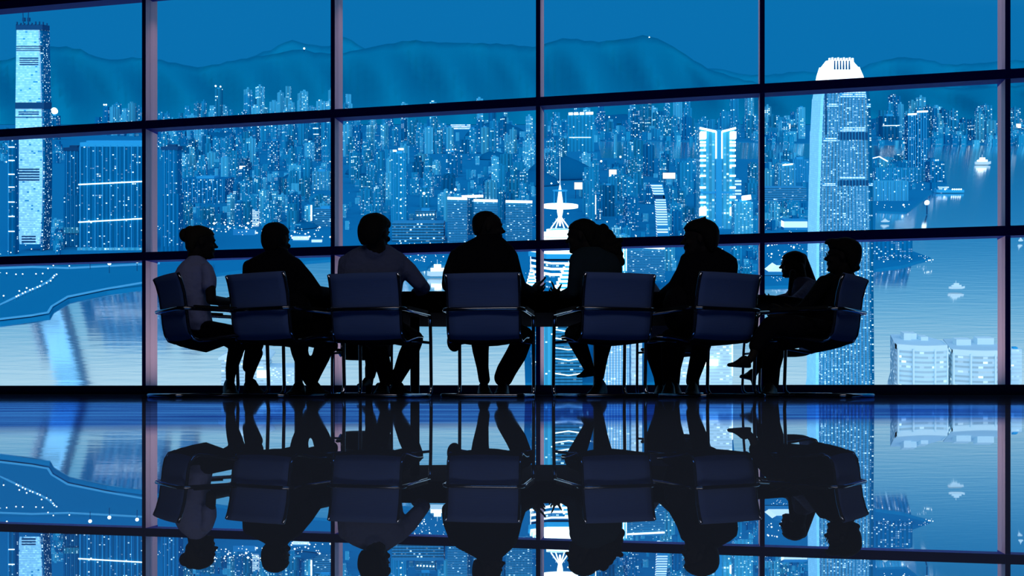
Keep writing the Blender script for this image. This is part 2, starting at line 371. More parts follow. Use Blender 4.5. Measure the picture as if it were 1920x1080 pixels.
# ------------------------------------------------------------------ chairs
def make_chair():
    r = empty('office_chair')
    W, FW = .245, .272
    # one sheet of mesh: seat, a bend, and the back leaning away
    prof = [(.235, .412), (.22, .43), (.10, .424), (0, .408), (-.08, .392), (-.135, .386), (-.175, .398), (-.20, .44), (-.212, .50), (-.222, .60), (-.236, .70), (-.258, .78), (-.278, .826)]
    def sheet(name, seg, th, inset=0., mm='sling'):
        mb = MB(); rg = []
        for i, (y, z) in enumerate(seg):
            a = seg[max(i-1, 0)]; b = seg[min(i+1, len(seg)-1)]
            t = Vector((0, b[0]-a[0], b[1]-a[1])).normalized(); nn = Vector((0, -t.z, t.y))
            ring = []
            for sgn, off in ((1, th), (-1, -th)):
                for k in range(9):
                    x = -1+k/4 if sgn > 0 else 1-k/4
                    sag = (.018 if z > .45 else .05*max(0, 1-abs(y-.02)/.24))*(1-x*x)
                    ring.append(Vector((x*(W-inset), y, z))+nn*(off)+Vector((0, -sag*(1 if z > .45 else 0), -sag*(1 if z <= .45 else 0))))
            rg.append(ring)
        mb.rings(rg); return mb.build(name, M[mm], r, True)
    sheet('backrest', prof[6:], .006); sheet('seat', prof[:7], .009, 0, 'seat')
    for s in (-1, 1):                                # side rails that hold the sheet
        mb = MB(); mb.tube([(s*W, y, z-.004) for y, z in prof[1:]], .011, 8); mb.build('side_rail', M['chrome'], r, True)
        # front leg running from the floor runner up to the arm
        mb = MB(); mb.tube([(s*FW, .30, .012), (s*FW, .335, .045), (s*FW, .34, .09), (s*FW, .33, .40), (s*FW, .318, .555), (s*FW, .29, .588)], .0125, 10)
        mb.build('leg', M['chrome'], r, True)
        mb = MB(); mb.tube([(s*FW, .332, .39), (s*.18, .25, .398), (0, .235, .40)], .010, 8); mb.build('seat_bracket', M['chrome'], r, True)
        mb = MB(); mb.box((s*FW, .02, .603), (.036, .40, .018)); mb.build('arm_pad', M['shoe'], r)
        mb = MB(); mb.box((s*FW, .26, .006), (.03, .05, .012)); mb.build('foot_glide', M['shoe'], r)
    arm = [(-FW, .29, .588), (-FW, -.20, .590)]
    for k in range(1, 8):
        a = math.pi/2*k/8; arm.append((-FW+.07-.07*math.cos(a), -.20-.07*math.sin(a)-.0, .590))
    arm += [(-x, y, z) for x, y, z in reversed(arm)]
    mb = MB(); mb.tube(arm, .0135, 10); loop = mb.build('arm_loop', M['chrome'], r, True)
    fl_ = [(-FW, .30, .014), (-FW, -.26, .014)]
    for k in range(1, 8):
        a = math.pi/2*k/8; fl_.append((-FW+.06-.06*math.cos(a), -.26-.06*math.sin(a), .014))
    fl_ += [(-x, y, z) for x, y, z in reversed(fl_)]
    mb = MB(); mb.tube(fl_, .0135, 10); runner = mb.build('floor_runner', M['chrome'], r, True)
    for ch in kids(r):                               # pads sit on the arm loop, glides under the runner
        nm = ch.name.split('.')[0]
        if nm == 'arm_pad': ch.parent = loop
        if nm == 'foot_glide': ch.parent = runner
    return r
chair = make_chair()
# back centre column and depth, turn to the right in degrees
CH = [(328, 6.5, 52, 'slate mesh armchair of the woman with a hair bun, at the left table end'),
      (489, 6.4, 27, 'slate mesh armchair of the man in black suit beside the bun-haired woman'),
      (687, 6.4, 13.5, 'slate mesh armchair of the man in the pale long-sleeved shirt'),
      (907, 6.4, 8, 'slate mesh armchair of the black-suited man gesturing with raised fingers'),
      (1157, 6.4, -15, 'slate mesh armchair of the woman with a curly ponytail'),
      (1360, 6.4, -25.5, 'slate mesh armchair of the black-suited man resting chin near his shoulder'),
      (1588, 6.55, -52, 'slate mesh armchair of the person with crossed legs at right table end')]
FARCH = [(688, 9.35, 176, 'dark mesh chair across the table behind the pale-shirted man'),
         (1262, 9.15, 195, 'dark mesh chair across the table behind the man with chin on shoulder'),
         (1520, 8.75, 268, 'dark mesh chair of the long-haired woman across the table')]
for i, (px, d, yaw, lab) in enumerate(CH+FARCH):
    o = chair if i == 0 else copy_tree(chair)
    a = math.radians(yaw); fw = Vector((math.sin(a), math.cos(a), 0))
    c = P(px, 600, d)+fw*.215
    o.location = (c.x, c.y, 0); o.rotation_euler = (0, 0, -a)
    tag(o, lab, 'chair', 'mesh armchairs around the table')
# the end chairs' seats hang lower under their sitters
for nm in ('office_chair', 'office_chair.006'):
    for ch in kids(bpy.data.objects[nm]):
        if ch.name.split('.')[0] == 'seat':
            ch.data = ch.data.copy()
            for v in ch.data.vertices: v.co.z -= .045*max(0, 1-(v.co.x/.235)**2)*max(0, 1-abs(v.co.y-.02)/.24)
# papers on the table
mb = MB(); A_ = P(1224, 512, 8.1); rg = []
for k in range(9):
    t = k/8; x = A_.x+t*.17; z = .752+.235*(1-t)**.8*(1-.15*t) if k < 8 else .752
    rg.append([Vector((x, 8.05, .751)), Vector((x, 8.05+.03, .751)), Vector((x, 8.13+.05*t, max(z, .756))), Vector((x, 8.10+.05*t, max(z, .756)))])
mb.rings(rg); tag(mb.build('open_folder', M['paper'], None, True), 'grey folder propped open on the table beside the ponytailed woman', 'folder')
mb = MB(); c = P(1022, 549, 7.15); mb.box((c.x, c.y, .760), (.20, .26, .018)); mb.box((c.x, c.y, .7715), (.205, .265, .004))
tag(mb.build('notebook', M['paper']), 'closed grey notebook lying on the table under the two gesturing hands', 'notebook')
# ------------------------------------------------------------------ people
def remesh(name, mb, voxel, m, parent, smooth=4, fac=.5):
    """fuse closed shells into one continuous skin"""
    me = mb.mesh(name+'_shells'); o = bpy.data.objects.new(name+'_shells', me); C.objects.link(o)
    md = o.modifiers.new('fuse', 'REMESH'); md.mode = 'VOXEL'; md.voxel_size = voxel; md.use_smooth_shade = True
    if smooth:
        sm = o.modifiers.new('even', 'SMOOTH'); sm.iterations = smooth; sm.factor = fac
    dg = bpy.context.evaluated_depsgraph_get(); dg.update()
    out = bpy.data.meshes.new_from_object(o.evaluated_get(dg)); out.name = name
    bpy.data.objects.remove(o); bpy.data.meshes.remove(me)
    out.materials.clear(); out.materials.append(m)
    out.polygons.foreach_set('use_smooth', [True]*len(out.polygons))
    r = bpy.data.objects.new(name, out); C.objects.link(r)
    if parent: r.parent = parent
    return r
def sect(cx, y, z, hx, f, b, n=20, p=2.3):
    """a super-elliptic head or trunk section: half width hx, front y=f, back y=b"""
    out = []; cy, hy = (f+b)/2, (f-b)/2
    for k in range(n):
        c, s_ = math.cos(2*math.pi*k/n), math.sin(2*math.pi*k/n)
        out.append(Vector((cx+hx*math.copysign(abs(c)**(2/p), c), cy+hy*math.copysign(abs(s_)**(2/p), s_), z)))
    return out
HEAD = [(-.002, .070, .030, .020), (.008, .084, .012, .034), (.03, .091, -.012, .047), (.05, .090, -.035, .055), (.068, .093, -.06, .060), (.09, .090, -.083, .066),
        (.112, .083, -.098, .071), (.128, .090, -.103, .074), (.15, .093, -.105, .076), (.175, .084, -.101, .074), (.198, .062, -.084, .063), (.214, .035, -.058, .045), (.224, .0, -.03, .02)]
CAPS = {   # hair shells: (z, front, back, half width)
 'short': [(.028, -.055, -.078, .042), (.048, -.05, -.091, .057), (.066, -.042, -.099, .066), (.088, -.03, -.107, .0725), (.11, -.005, -.112, .0765), (.135, .02, -.115, .080), (.155, .075, -.116, .082), (.178, .092, -.112, .081), (.203, .075, -.097, .071), (.222, .045, -.07, .052), (.234, .0, -.035, .025)],
 'crop': [(.07, -.06, -.092, .058), (.09, -.04, -.101, .070), (.115, -.02, -.107, .0755), (.14, .0, -.109, .0775), (.16, .02, -.109, .078), (.18, .045, -.105, .0755), (.203, .05, -.088, .0645), (.219, .030, -.062, .046), (.2275, .0, -.03, .021)],
 'thick': [(.02, -.062, -.092, .058), (.05, -.04, -.112, .078), (.08, -.02, -.122, .088), (.11, -.0, -.127, .094), (.14, .03, -.128, .097), (.16, .09, -.127, .097), (.185, .10, -.120, .092), (.21, .082, -.102, .078), (.23, .05, -.07, .055), (.243, .0, -.03, .024)],
}
def headframe(px, py, d, yaw, pitch=0, sc=1., roll=0):
    a = math.radians(yaw); M3 = Matrix.Rotation(-a, 3, 'Z') @ Matrix.Rotation(math.radians(roll), 3, 'Y') @ Matrix.Rotation(-math.radians(pitch), 3, 'X')
    o = P(px, py, d)
    return lambda v: o+M3 @ (Vector(v)*sc)
def add_head(mb, T):
    mb.rings([[T(v) for v in sect(0, 0, z, hx, f, b)] for z, f, b, hx in HEAD])
    def el(c, r, t=0):
        c0 = T(c); k = [T(Vector(c)+Vector(e))-c0 for e in ((r[0], 0, 0), (0, r[1]*math.cos(t), r[1]*math.sin(t)), (0, -r[2]*math.sin(t), r[2]*math.cos(t)))]
        mb.ell(c0, k, 12, 8)
    el((0, .100, .103), (.0125, .009, .027), .45); el((0, .110, .092), (.0135, .0125, .0105))          # nose bridge, tip
    for s in (-1, 1):
        el((s*.010, .101, .089), (.009, .011, .008))                                                    # nostril wing
        el((s*.031, .083, .116), (.013, .009, .009)); el((s*.032, .089, .134), (.021, .009, .006))      # eye, brow
        el((s*.078, -.006, .105), (.007, .019, .031), -.2); el((s*.045, .068, .082), (.022, .02, .02))  # ear, cheek
    el((0, .092, .064), (.023, .0085, .0055)); el((0, .090, .054), (.020, .0085, .006)); el((0, .085, .018), (.022, .011, .014))
def add_hand(mb, wrist, palm_dir, thumb_side, curls=(.5, .45, .5, .55), size=1., spread=.12, thumb_open=.9):
    """palm with four unequal bent fingers and a thumb from its side"""
    d = Vector(palm_dir).normalized(); t = Vector(thumb_side); t = (t-d*t.dot(d)).normalized(); nn = d.cross(t)      # closes towards nn
    w = Vector(wrist)
    mb.ell(w+d*.048*size, (t*.040*size, nn*.016*size, d*.056*size), 14, 9); mb.chain([(w-d*.03*size, .026*size), (w+d*.02*size, .024*size)])
    for k, (off, L, c) in enumerate(zip((.030, .010, -.011, -.030), (.083, .092, .085, .066), curls)):
        p = w+d*(.086+(.004 if k in (1, 2) else 0))*size+t*off*size; di = (d+t*spread*(1.2-k*.8)).normalized(); pts = [(p-d*.02*size, .0092*size), (p, .0092*size)]
        for j, (fr, r) in enumerate(((.46, .0086), (.30, .0079), (.24, .0068))):
            di = (Matrix.Rotation(c*(.8 if j == 0 else 1), 3, t) @ di).normalized(); 
            p = p+di*L*fr*size; pts.append((p, r*size))
        mb.chain(pts)
    p = w+d*.028*size+t*.028*size; di = (d*math.cos(thumb_open)+t*math.sin(thumb_open)).normalized()
    mb.chain([(p, .0125*size), (p+di*.042*size, .0105*size), (p+di*.042*size+(di+d*.35+nn*.2).normalized()*.034*size, .0092*size), (p+di*.042*size+(di+d*.55+nn*.35).normalized()*.062*size, .0075*size)])
def prims(mb, L, k=1.):
    """'T' trunk rows (py, xl, xr, d, half depth); 'C' limb (px, py, d, radius in pixels); 'E' blob"""
    for pr in L:
        if pr[0] == 'T':
            rg = []
            for py, xl, xr, d, th in pr[1]:
                c = P((xl+xr)/2, py, d); hx = (xr-xl)/2*d/F*k
                rg.append([Vector((v.x, v.y, c.z)) for v in sect(c.x, 0, 0, hx, c.y+th*k, c.y-th*k, 24, 2.4)])
            rg.reverse(); mb.rings(rg)
        elif pr[0] == 'C':
            mb.chain([(P(a, b, d), r*d/F*k) for a, b, d, r in pr[1]])
        elif pr[0] == 'E':
            _, a, b, d, rx, ry, rd = pr; mb.ell(P(a, b, d), (Vector((rx*d/F*k, 0, 0)), Vector((0, rd*k, 0)), Vector((0, 0, ry*d/F*k))), 16, 10)
def shoe(mb, heel, toe, w=.050, h=.080, heel_h=.0, air=0):
    """a shoe from heel to toe: sole, vamp and instep (points on the sole)"""
    h0, t0 = Vector(heel), Vector(toe)
    if not air: h0.z = heel_h+.001; t0.z = .001                # the sole stands on the floor
    ax = t0-h0; L = ax.length; d = ax.normalized(); s_ = d.cross(Vector((0, 0, 1))).normalized(); up = s_.cross(d)
    rg = []
    for f, ww, hh, lift in ((-.03, .5, .8, 0), (.03, .82, 1.25, 0), (.18, .9, 1.5, .0), (.35, .88, 1.4, .0), (.52, .97, .95, 0), (.70, 1.06, .62, 0), (.85, .95, .50, 0), (.96, .62, .36, .004), (1.0, .3, .22, .008)):
        c = h0+d*(L*f)+up*lift
        rg.append([c+s_*(w*ww*x)+up*(h*hh*z) for x, z in ((-1, 0), (-1, .28), (-.82, .66), (-.45, .94), (0, 1), (.45, .94), (.82, .66), (1, .28), (1, 0))])
    mb.rings(rg)
    if heel_h: mb.tube([h0+d*.02+up*.02, h0+d*.015-Vector((0, 0, heel_h))], .01, 10, rads=[.022, .007])
def sole(px, py, d): return P(px, py, d)
def person(label, head, hair, neck, garments, extra=None, hairprims=None, shoes=(), hairmat='hair', strands=None):
    T = headframe(*head)
    mb = MB(); add_head(mb, T); prims(mb, [('C', neck)])
    mb.chain([(T((0, -.03, .05)), .052), (P(*neck[-1][:3]), neck[-1][3]*neck[-1][2]/F)])
    for g in garments: prims(mb, g[2], .86)
    if extra: extra(mb)
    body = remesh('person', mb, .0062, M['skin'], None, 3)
    tag(body, label, 'person')
    mb = MB(); mb.rings([[T(v) for v in sect(0, 0, z, hx, f, b)] for z, f, b, hx in CAPS[hair]])
    if hairprims: prims(mb, hairprims)
    if strands: strands(mb, T)
    remesh('hair', mb, .0065, M[hairmat], body, 2)
    for name, m, pl in garments:
        mb = MB(); prims(mb, pl); remesh(name, mb, .0085, M[m], body, 5)
    for heel, toe, kw in shoes:
        mb = MB(); shoe(mb, heel, toe, **kw); remesh('shoe', mb, .006, M['shoe'], body, 3)
    return body

# woman with the bun, left end of the table
d = 6.6
def ex(mb):
    prims(mb, [('C', [(393, 520, 6.5, 10), (396, 562, 6.48, 9.5), (436, 567, 6.8, 7)]), ('C', [(343, 520, 6.75, 10), (362, 560, 6.85, 9), (410, 566, 7.1, 7)]),
               ('C', [(481, 662, 6.95, 12), (470, 692, 6.95, 10), (466, 712, 6.95, 7), (468, 731, 6.93, 7)]), ('C', [(444, 662, 7.0, 12), (434, 690, 7.0, 11), (432, 708, 7.0, 8.5), (432, 731, 6.98, 7)])])
    add_hand(mb, P(440, 567, 6.82), (1, .35, -.05), (-.2, 1, .5)); add_hand(mb, P(414, 566, 7.12), (1, .3, -.05), (.2, -1, .5))
person('woman with a hair bun in pale short-sleeved shirt seated at the left table end',
       (376, 484, 6.6, 64, 2, .96), 'short', [(374, 474, 6.6, 13), (366, 488, 6.6, 15)],
       [('shirt', 'shirt', [('T', [(477, 359, 378, d, .05), (485, 353, 384, d, .065), (493, 343, 392, d, .09), (503, 336, 396, d, .12), (514, 331, 397, d, .135), (530, 331, 394, d, .14), (550, 336, 392, d, .135), (575, 345, 391, d, .125), (600, 350, 395, d, .13), (622, 350, 400, d, .14)]),
          ('C', [(367, 481, 6.6, 13.5), (369, 491, 6.6, 17)]), ('C', [(388, 505, 6.52, 12), (393, 522, 6.5, 13), (392, 536, 6.5, 13.5)]), ('C', [(343, 508, 6.72, 12), (344, 530, 6.76, 13)])]),
        ('trousers', 'black_cloth', [('E', 372, 620, 6.62, 27, 24, .16), ('C', [(378, 620, 6.55, 22), (430, 628, 6.75, 20), (478, 645, 6.93, 16.5), (470, 672, 6.95, 13.5), (466, 688, 6.95, 11.5)]),
          ('C', [(372, 620, 6.75, 22), (420, 628, 6.9, 19), (446, 645, 7.0, 16), (438, 672, 7.0, 13), (434, 690, 7.0, 11)])])],
       ex, [('E', 347, 441, 6.6, 10.5, 13, .045), ('E', 358, 440, 6.6, 13, 17, .06), ('E', 354, 462, 6.6, 6, 9, .04)],
       [(sole(462, 738, 7.0), sole(497, 743, 6.8), {'heel_h': .03, 'w': .042}), (sole(428, 738, 7.05), sole(437, 744, 6.82), {'heel_h': .03, 'w': .05})], 'hair_brown')

# man in a black suit, second chair
def ex(mb): add_hand(mb, P(616, 546, 6.85), (1, .5, -.1), (-.4, 1, .3)); add_hand(mb, P(500, 566, 6.95), (.8, .6, -.1), (.3, -.6, .8))
person('man in black suit seen from behind, second seat from the left table end',
       (518, 481, 6.6, 22, 2, 1.0), 'short', [(519, 474, 6.6, 15), (518, 486, 6.6, 17)],
       [('jacket', 'black_cloth', [('T', [(466, 504, 537, d, .07), (473, 497, 542, d, .08), (481, 482, 553, d, .10), (487, 470, 562, d, .115), (496, 459, 568, d, .13), (512, 456, 568, d, .14), (540, 458, 564, d, .145), (575, 463, 560, d, .145), (610, 468, 566, d, .15), (640, 472, 572, d, .15)]),
          ('C', [(553, 497, 6.6, 14.5), (574, 522, 6.58, 14.5), (593, 548, 6.6, 13.5), (617, 549, 6.85, 10)]), ('C', [(468, 500, 6.58, 13), (466, 545, 6.5, 13), (500, 568, 6.9, 10)]), ('E', 572, 541, 6.62, 17, 20, .09), ('E', 555, 590, 6.6, 30, 45, .14)]),
        ('trousers', 'black_cloth', [('E', 515, 625, 6.62, 34, 24, .16), ('C', [(535, 626, 6.65, 24), (560, 634, 7.05, 20), (562, 660, 7.05, 16), (572, 690, 7.0, 14), (578, 706, 6.98, 13)]),
          ('C', [(560, 622, 6.65, 24), (612, 638, 7.05, 19), (602, 668, 7.05, 17), (588, 700, 7.0, 14.5), (583, 712, 6.98, 14)]), ('E', 625, 648, 7.05, 9, 12, .05), ('E', 598, 608, 6.92, 27, 22, .12)])],
       ex, None, [(sole(566, 738, 7.0), sole(541, 745, 6.78), {}), (sole(580, 738, 6.98), sole(618, 743, 6.82), {})])

# man in the pale shirt, third chair
def ex(mb): add_hand(mb, P(786, 549, 6.85), (-.3, 1, -.12), (-.9, -.3, -.25)); add_hand(mb, P(672, 560, 6.95), (.5, .9, 0), (1, 0, .4))
person('man in pale long-sleeved shirt seen from behind, leaning a forearm on the table',
       (704, 468, 6.5, 28, 4, 1.02), 'thick', [(706, 456, 6.5, 17), (706, 470, 6.52, 20)],
       [('shirt', 'shirt_dim', [('T', [(455, 690, 724, d, .06), (461, 680, 733, d, .075), (469, 661, 745, d, .10), (478, 647, 757, d, .115), (490, 640, 764, d, .13), (505, 636, 764, d, .14), (530, 633, 756, d, .15), (560, 638, 752, d, .15), (600, 642, 752, d, .15), (630, 645, 756, d, .15)]),
          ('C', [(705, 463, 6.52, 19), (705, 474, 6.54, 25)]), ('C', [(745, 488, 6.6, 17), (766, 508, 6.6, 17), (785, 530, 6.62, 14.5), (796, 540, 6.68, 11.5), (780, 549, 6.85, 10)]), ('C', [(648, 492, 6.58, 14), (643, 545, 6.55, 13), (672, 562, 6.92, 10)])]),
        ('trousers', 'black_cloth', [('E', 700, 620, 6.62, 44, 24, .17), ('C', [(740, 622, 6.65, 24), (777, 636, 7.05, 17), (764, 668, 7.05, 18), (749, 700, 7.0, 13), (744, 710, 6.98, 12)]),
          ('C', [(690, 622, 6.65, 24), (706, 640, 7.05, 19), (714, 672, 7.05, 17), (722, 700, 7.0, 14), (724, 712, 6.98, 13)])])],
       ex, None, [(sole(738, 737, 7.0), sole(772, 742, 6.82), {}), (sole(720, 737, 7.0), sole(709, 745, 6.76), {})])

# man with raised fingers, fourth chair
def fingers(mb, palm, chains):
    prims(mb, [('E',)+palm]); prims(mb, [('C', c) for c in chains])
def ex(mb):
    fingers(mb, (1005, 540, 6.85, 8.5, 6, .03), [[(1008, 537, 6.85, 3), (1011, 533, 6.84, 2.6), (1017, 527, 6.83, 2.4), (1023, 520, 6.82, 2.0)], [(1009, 539, 6.86, 3), (1014, 538, 6.88, 2.5), (1019, 536, 6.9, 2.3), (1022, 531, 6.9, 1.9)],
        [(1009, 541, 6.86, 3), (1015, 541, 6.9, 2.5), (1020, 541, 6.94, 2.2), (1022, 537, 6.95, 1.8)], [(1008, 543, 6.86, 2.8), (1013, 545, 6.9, 2.3), (1017, 545, 6.94, 2.0), (1019, 542, 6.95, 1.7)],
        [(1001, 537, 6.88, 3.4), (1005, 532, 6.93, 2.8), (1011, 529, 6.98, 2.4), (1016, 529, 7.02, 2.)], [(996, 546, 6.8, 8), (1003, 541, 6.84, 6.5)]])
    add_hand(mb, P(880, 556, 6.98), (.7, .7, 0), (.6, -.6, .4))
person('bald man in black suit in profile to the right, raising his fingers over the table',
       (915, 459, 6.6, 82, 0, 1.02), 'crop', [(914, 450, 6.6, 18), (914, 464, 6.6, 21)],
       [('jacket', 'black_cloth', [('T', [(440, 898, 937, d, .06), (447, 888, 944, d, .075), (455, 873, 953, d, .09), (463, 857, 962, d, .10), (472, 847, 968, d, .115), (485, 842, 972, d, .13), (505, 842, 974, d, .14), (540, 850, 968, d, .145), (580, 852, 965, d, .145), (620, 850, 968, d, .15), (640, 855, 965, d, .14)]),
          ('C', [(857, 482, 6.6, 16), (845, 512, 6.52, 15), (842, 534, 6.52, 14.5), (880, 556, 6.95, 10)]), ('C', [(957, 482, 6.6, 15), (966, 515, 6.58, 14), (974, 540, 6.6, 14.5), (998, 549, 6.8, 10.5)]),
          ('E', 852, 640, 6.72, 14.5, 20, .05), ('E', 853, 622, 6.7, 13, 30, .05)]),
        ('trousers', 'black_cloth', [('E', 910, 622, 6.62, 44, 22, .17), ('C', [(893, 622, 6.65, 24), (900, 632, 7.05, 19), (901, 655, 7.05, 16), (905, 690, 7.0, 11.5), (908, 712, 6.98, 11)]),
          ('C', [(945, 620, 6.65, 24), (982, 630, 7.05, 18.5), (968, 664, 7.05, 20), (950, 694, 7.0, 19), (944, 708, 6.98, 18)])])],
       ex, None, [(sole(905, 737, 7.0), sole(914, 745, 6.74), {}), (sole(945, 737, 7.0), sole(936, 745, 6.72), {'w': .05})])

# woman with the ponytail, fifth chair
def ex(mb):
    fingers(mb, (1043, 547, 6.82, 7, 5.5, .03), [[(1041, 544, 6.82, 2.8), (1039, 540, 6.82, 2.5), (1037, 534, 6.82, 2.2), (1034, 528, 6.82, 1.8)], [(1040, 546, 6.82, 2.8), (1036, 544, 6.84, 2.4), (1033, 541, 6.86, 2.1), (1033, 538, 6.86, 1.8)],
        [(1040, 548, 6.84, 2.7), (1035, 548, 6.87, 2.3), (1031, 546, 6.9, 2.1), (1030, 543, 6.9, 1.7)], [(1041, 550, 6.86, 2.5), (1036, 551, 6.9, 2.2), (1032, 550, 6.93, 1.9), (1030, 548, 6.94, 1.6)],
        [(1046, 545, 6.80, 3.2), (1049, 540, 6.78, 2.6), (1051, 536, 6.78, 2.2), (1053, 533, 6.78, 1.8)], [(1054, 553, 6.8, 7), (1047, 550, 6.81, 5.5)]])
    add_hand(mb, P(1100, 560, 7.0), (-.8, .6, 0), (-.5, -.8, .4))
    prims(mb, [('C', [(1088, 655, 7.05, 12), (1100, 682, 7.04, 10), (1107, 698, 7.03, 7.5)]), ('C', [(1124, 690, 7.1, 10), (1122, 708, 7.1, 8), (1121, 728, 7.08, 8)])])
def pony(mb, T):
    for a in range(26):
        t = a/25; x = 1131+33*t**1.1+3*math.sin(a*2.1); y = 426+66*t
        prims(mb, [('E', x, y, 6.58+.01*math.sin(a), 7.5+6*math.sin(math.pi*min(t*1.15, 1))+2*math.sin(a*3.7), 7, .04)])
    for e in ((1118, 440, 14, 20), (1130, 452, 14, 18), (1138, 468, 15, 16), (1112, 456, 12, 14)): prims(mb, [('E', e[0], e[1], 6.58, e[2], e[3], .05)])
    for a in range(14):
        prims(mb, [('E', 1142+22*R.random(), 448+44*R.random(), 6.56, 6, 5, .03)])
person('woman with a curly ponytail in profile to the left, in dark green top',
       (1093, 474, 6.6, -72, 4, 1.0), 'short', [(1100, 466, 6.6, 15), (1106, 478, 6.6, 17)],
       [('blouse', 'dark_green', [('T', [(464, 1088, 1126, d, .06), (471, 1077, 1142, d, .08), (479, 1070, 1156, d, .10), (488, 1067, 1163, d, .12), (503, 1068, 1167, d, .13), (530, 1078, 1166, d, .135), (570, 1092, 1163, d, .13), (610, 1096, 1166, d, .14), (635, 1095, 1170, d, .14)]),
          ('C', [(1082, 490, 6.55, 14.5), (1078, 520, 6.52, 13), (1074, 547, 6.55, 12), (1055, 553, 6.78, 8.5)]), ('C', [(1152, 492, 6.6, 14), (1150, 545, 6.6, 12), (1105, 560, 6.95, 9)])]),
        ('trousers', 'black_cloth', [('E', 1130, 622, 6.62, 44, 22, .17), ('C', [(1105, 622, 6.65, 23), (1076, 627, 7.05, 18), (1085, 645, 7.06, 16.5), (1098, 675, 7.05, 12.5), (1106, 694, 7.03, 9.5)]),
          ('C', [(1145, 622, 6.65, 23), (1132, 636, 7.1, 18), (1127, 670, 7.1, 13), (1123, 706, 7.1, 10)])])],
       ex, None, [(sole(1112, 705, 7.03), sole(1083, 709, 6.95), {'w': .038, 'h': .055, 'air': 1}), (sole(1131, 735, 7.12), sole(1106, 744, 6.85), {'w': .046, 'heel_h': .02})], 'hair', pony)

# man with chin on shoulder, sixth chair
def ex(mb): add_hand(mb, P(1240, 556, 6.9), (-.7, .7, 0), (.6, .6, .4)); add_hand(mb, P(1330, 560, 7.0), (-.6, .8, 0), (-.6, -.5, .5))
def tuft(mb, T):
    for k in range(7): mb.chain([(T((.008*(k-3), -.035, .222)), .007), (T((.008*(k-3), -.032, .238)), .006), (T((.010*(k-3), -.045+.007*k, .254)), .004)])
person('man in black suit with face turned left behind his raised shoulder, sixth chair',
       (1311, 481, 6.55, -78, 0, 1.07), 'thick', [(1322, 468, 6.58, 18), (1322, 482, 6.6, 22)],
       [('jacket', 'black_cloth', [('T', [(464, 1302, 1346, d, .07), (471, 1290, 1358, d, .09), (478, 1281, 1370, d, .11), (487, 1276, 1381, d, .125), (500, 1275, 1383, d, .14), (520, 1275, 1381, d, .145), (560, 1280, 1376, d, .145), (600, 1285, 1374, d, .15), (635, 1288, 1374, d, .15)]),
          ('C', [(1288, 489, 6.6, 13.5), (1282, 510, 6.6, 15), (1266, 538, 6.65, 14.5), (1240, 556, 6.88, 11)]), ('C', [(1368, 500, 6.6, 14), (1368, 550, 6.6, 13), (1330, 562, 6.95, 10)]), ('E', 1287, 488, 6.58, 12.5, 14, .05), ('E', 1270, 580, 6.65, 28, 45, .14)]),
        ('trousers', 'black_cloth', [('E', 1325, 622, 6.62, 44, 24, .17), ('C', [(1345, 622, 6.65, 24), (1318, 632, 7.05, 20), (1310, 670, 7.05, 16.5), (1300, 705, 7.0, 13), (1298, 716, 6.98, 12)]),
          ('C', [(1300, 622, 6.65, 24), (1258, 636, 7.05, 20), (1256, 672, 7.05, 16), (1254, 710, 7.0, 13.5)])])],
       ex, None, [(sole(1300, 737, 7.0), sole(1294, 745, 6.76), {}), (sole(1256, 737, 7.0), sole(1250, 744, 6.78), {})], 'hair', tuft)

# person with crossed legs, right end of the table
def ex(mb):
    add_hand(mb, P(1478, 588, 6.74), (-1, .2, -.1), (0, .4, 1)); add_hand(mb, P(1500, 592, 7.0), (-1, .1, -.1), (0, -.4, 1))
    prims(mb, [('C', [(1418, 650, 6.5, 9), (1411, 668, 6.48, 7.5), (1400, 680, 6.46, 7)])])
def flick(mb, T):
    for x, y, rx, ry in ((1604, 476, 9, 7), (1606, 484, 6, 9), (1600, 496, 9, 7), (1604, 503, 8, 6), (1597, 506, 8, 6), (1592, 488, 12, 16), (1610, 474, 4, 4), (1560, 453, 13, 6), (1552, 455, 5, 2.6)):
        prims(mb, [('E', x, y, 6.8, rx, ry, .05)])
pb = person('person with flipped short hair in dark clothes reclining with crossed legs, at right table end',
       (1577, 511, 6.8, -66, -4, 1.03), 'thick', [(1582, 502, 6.8, 15), (1580, 516, 6.84, 18)],
       [('jacket', 'black_cloth', [('T', [(505, 1566, 1597, 6.93, .06), (511, 1556, 1599, 6.93, .08), (518, 1543, 1601, 6.93, .11), (527, 1533, 1604, 6.93, .13), (540, 1524, 1606, 6.93, .14), (560, 1514, 1602, 6.93, .145), (585, 1508, 1594, 6.93, .145), (610, 1505, 1588, 6.93, .15), (635, 1510, 1585, 6.93, .15)]),
          ('C', [(1545, 530, 6.78, 14), (1526, 556, 6.7, 13), (1505, 580, 6.68, 12), (1480, 589, 6.72, 8)]), ('C', [(1588, 530, 7.02, 13), (1560, 580, 7.08, 11), (1505, 592, 7.0, 8)])]),
        ('trousers', 'black_cloth', [('E', 1548, 624, 6.85, 32, 23, .17), ('C', [(1540, 622, 6.7, 23), (1490, 612, 6.5, 22), (1446, 611, 6.5, 19), (1430, 630, 6.5, 17), (1419, 648, 6.5, 15)]),
          ('C', [(1540, 624, 6.95, 23), (1490, 632, 6.85, 22), (1448, 642, 6.9, 19), (1444, 680, 6.9, 15), (1444, 722, 6.88, 14)])])],
       ex, None, [(sole(1404, 690, 6.46), sole(1365, 687, 6.40), {'w': .040, 'h': .056, 'air': 1}), (sole(1448, 740, 6.9), sole(1432, 745, 6.72), {})], 'hair', flick)
T = headframe(1577, 511, 6.8, -66, -4, 1.03)
mb = MB()
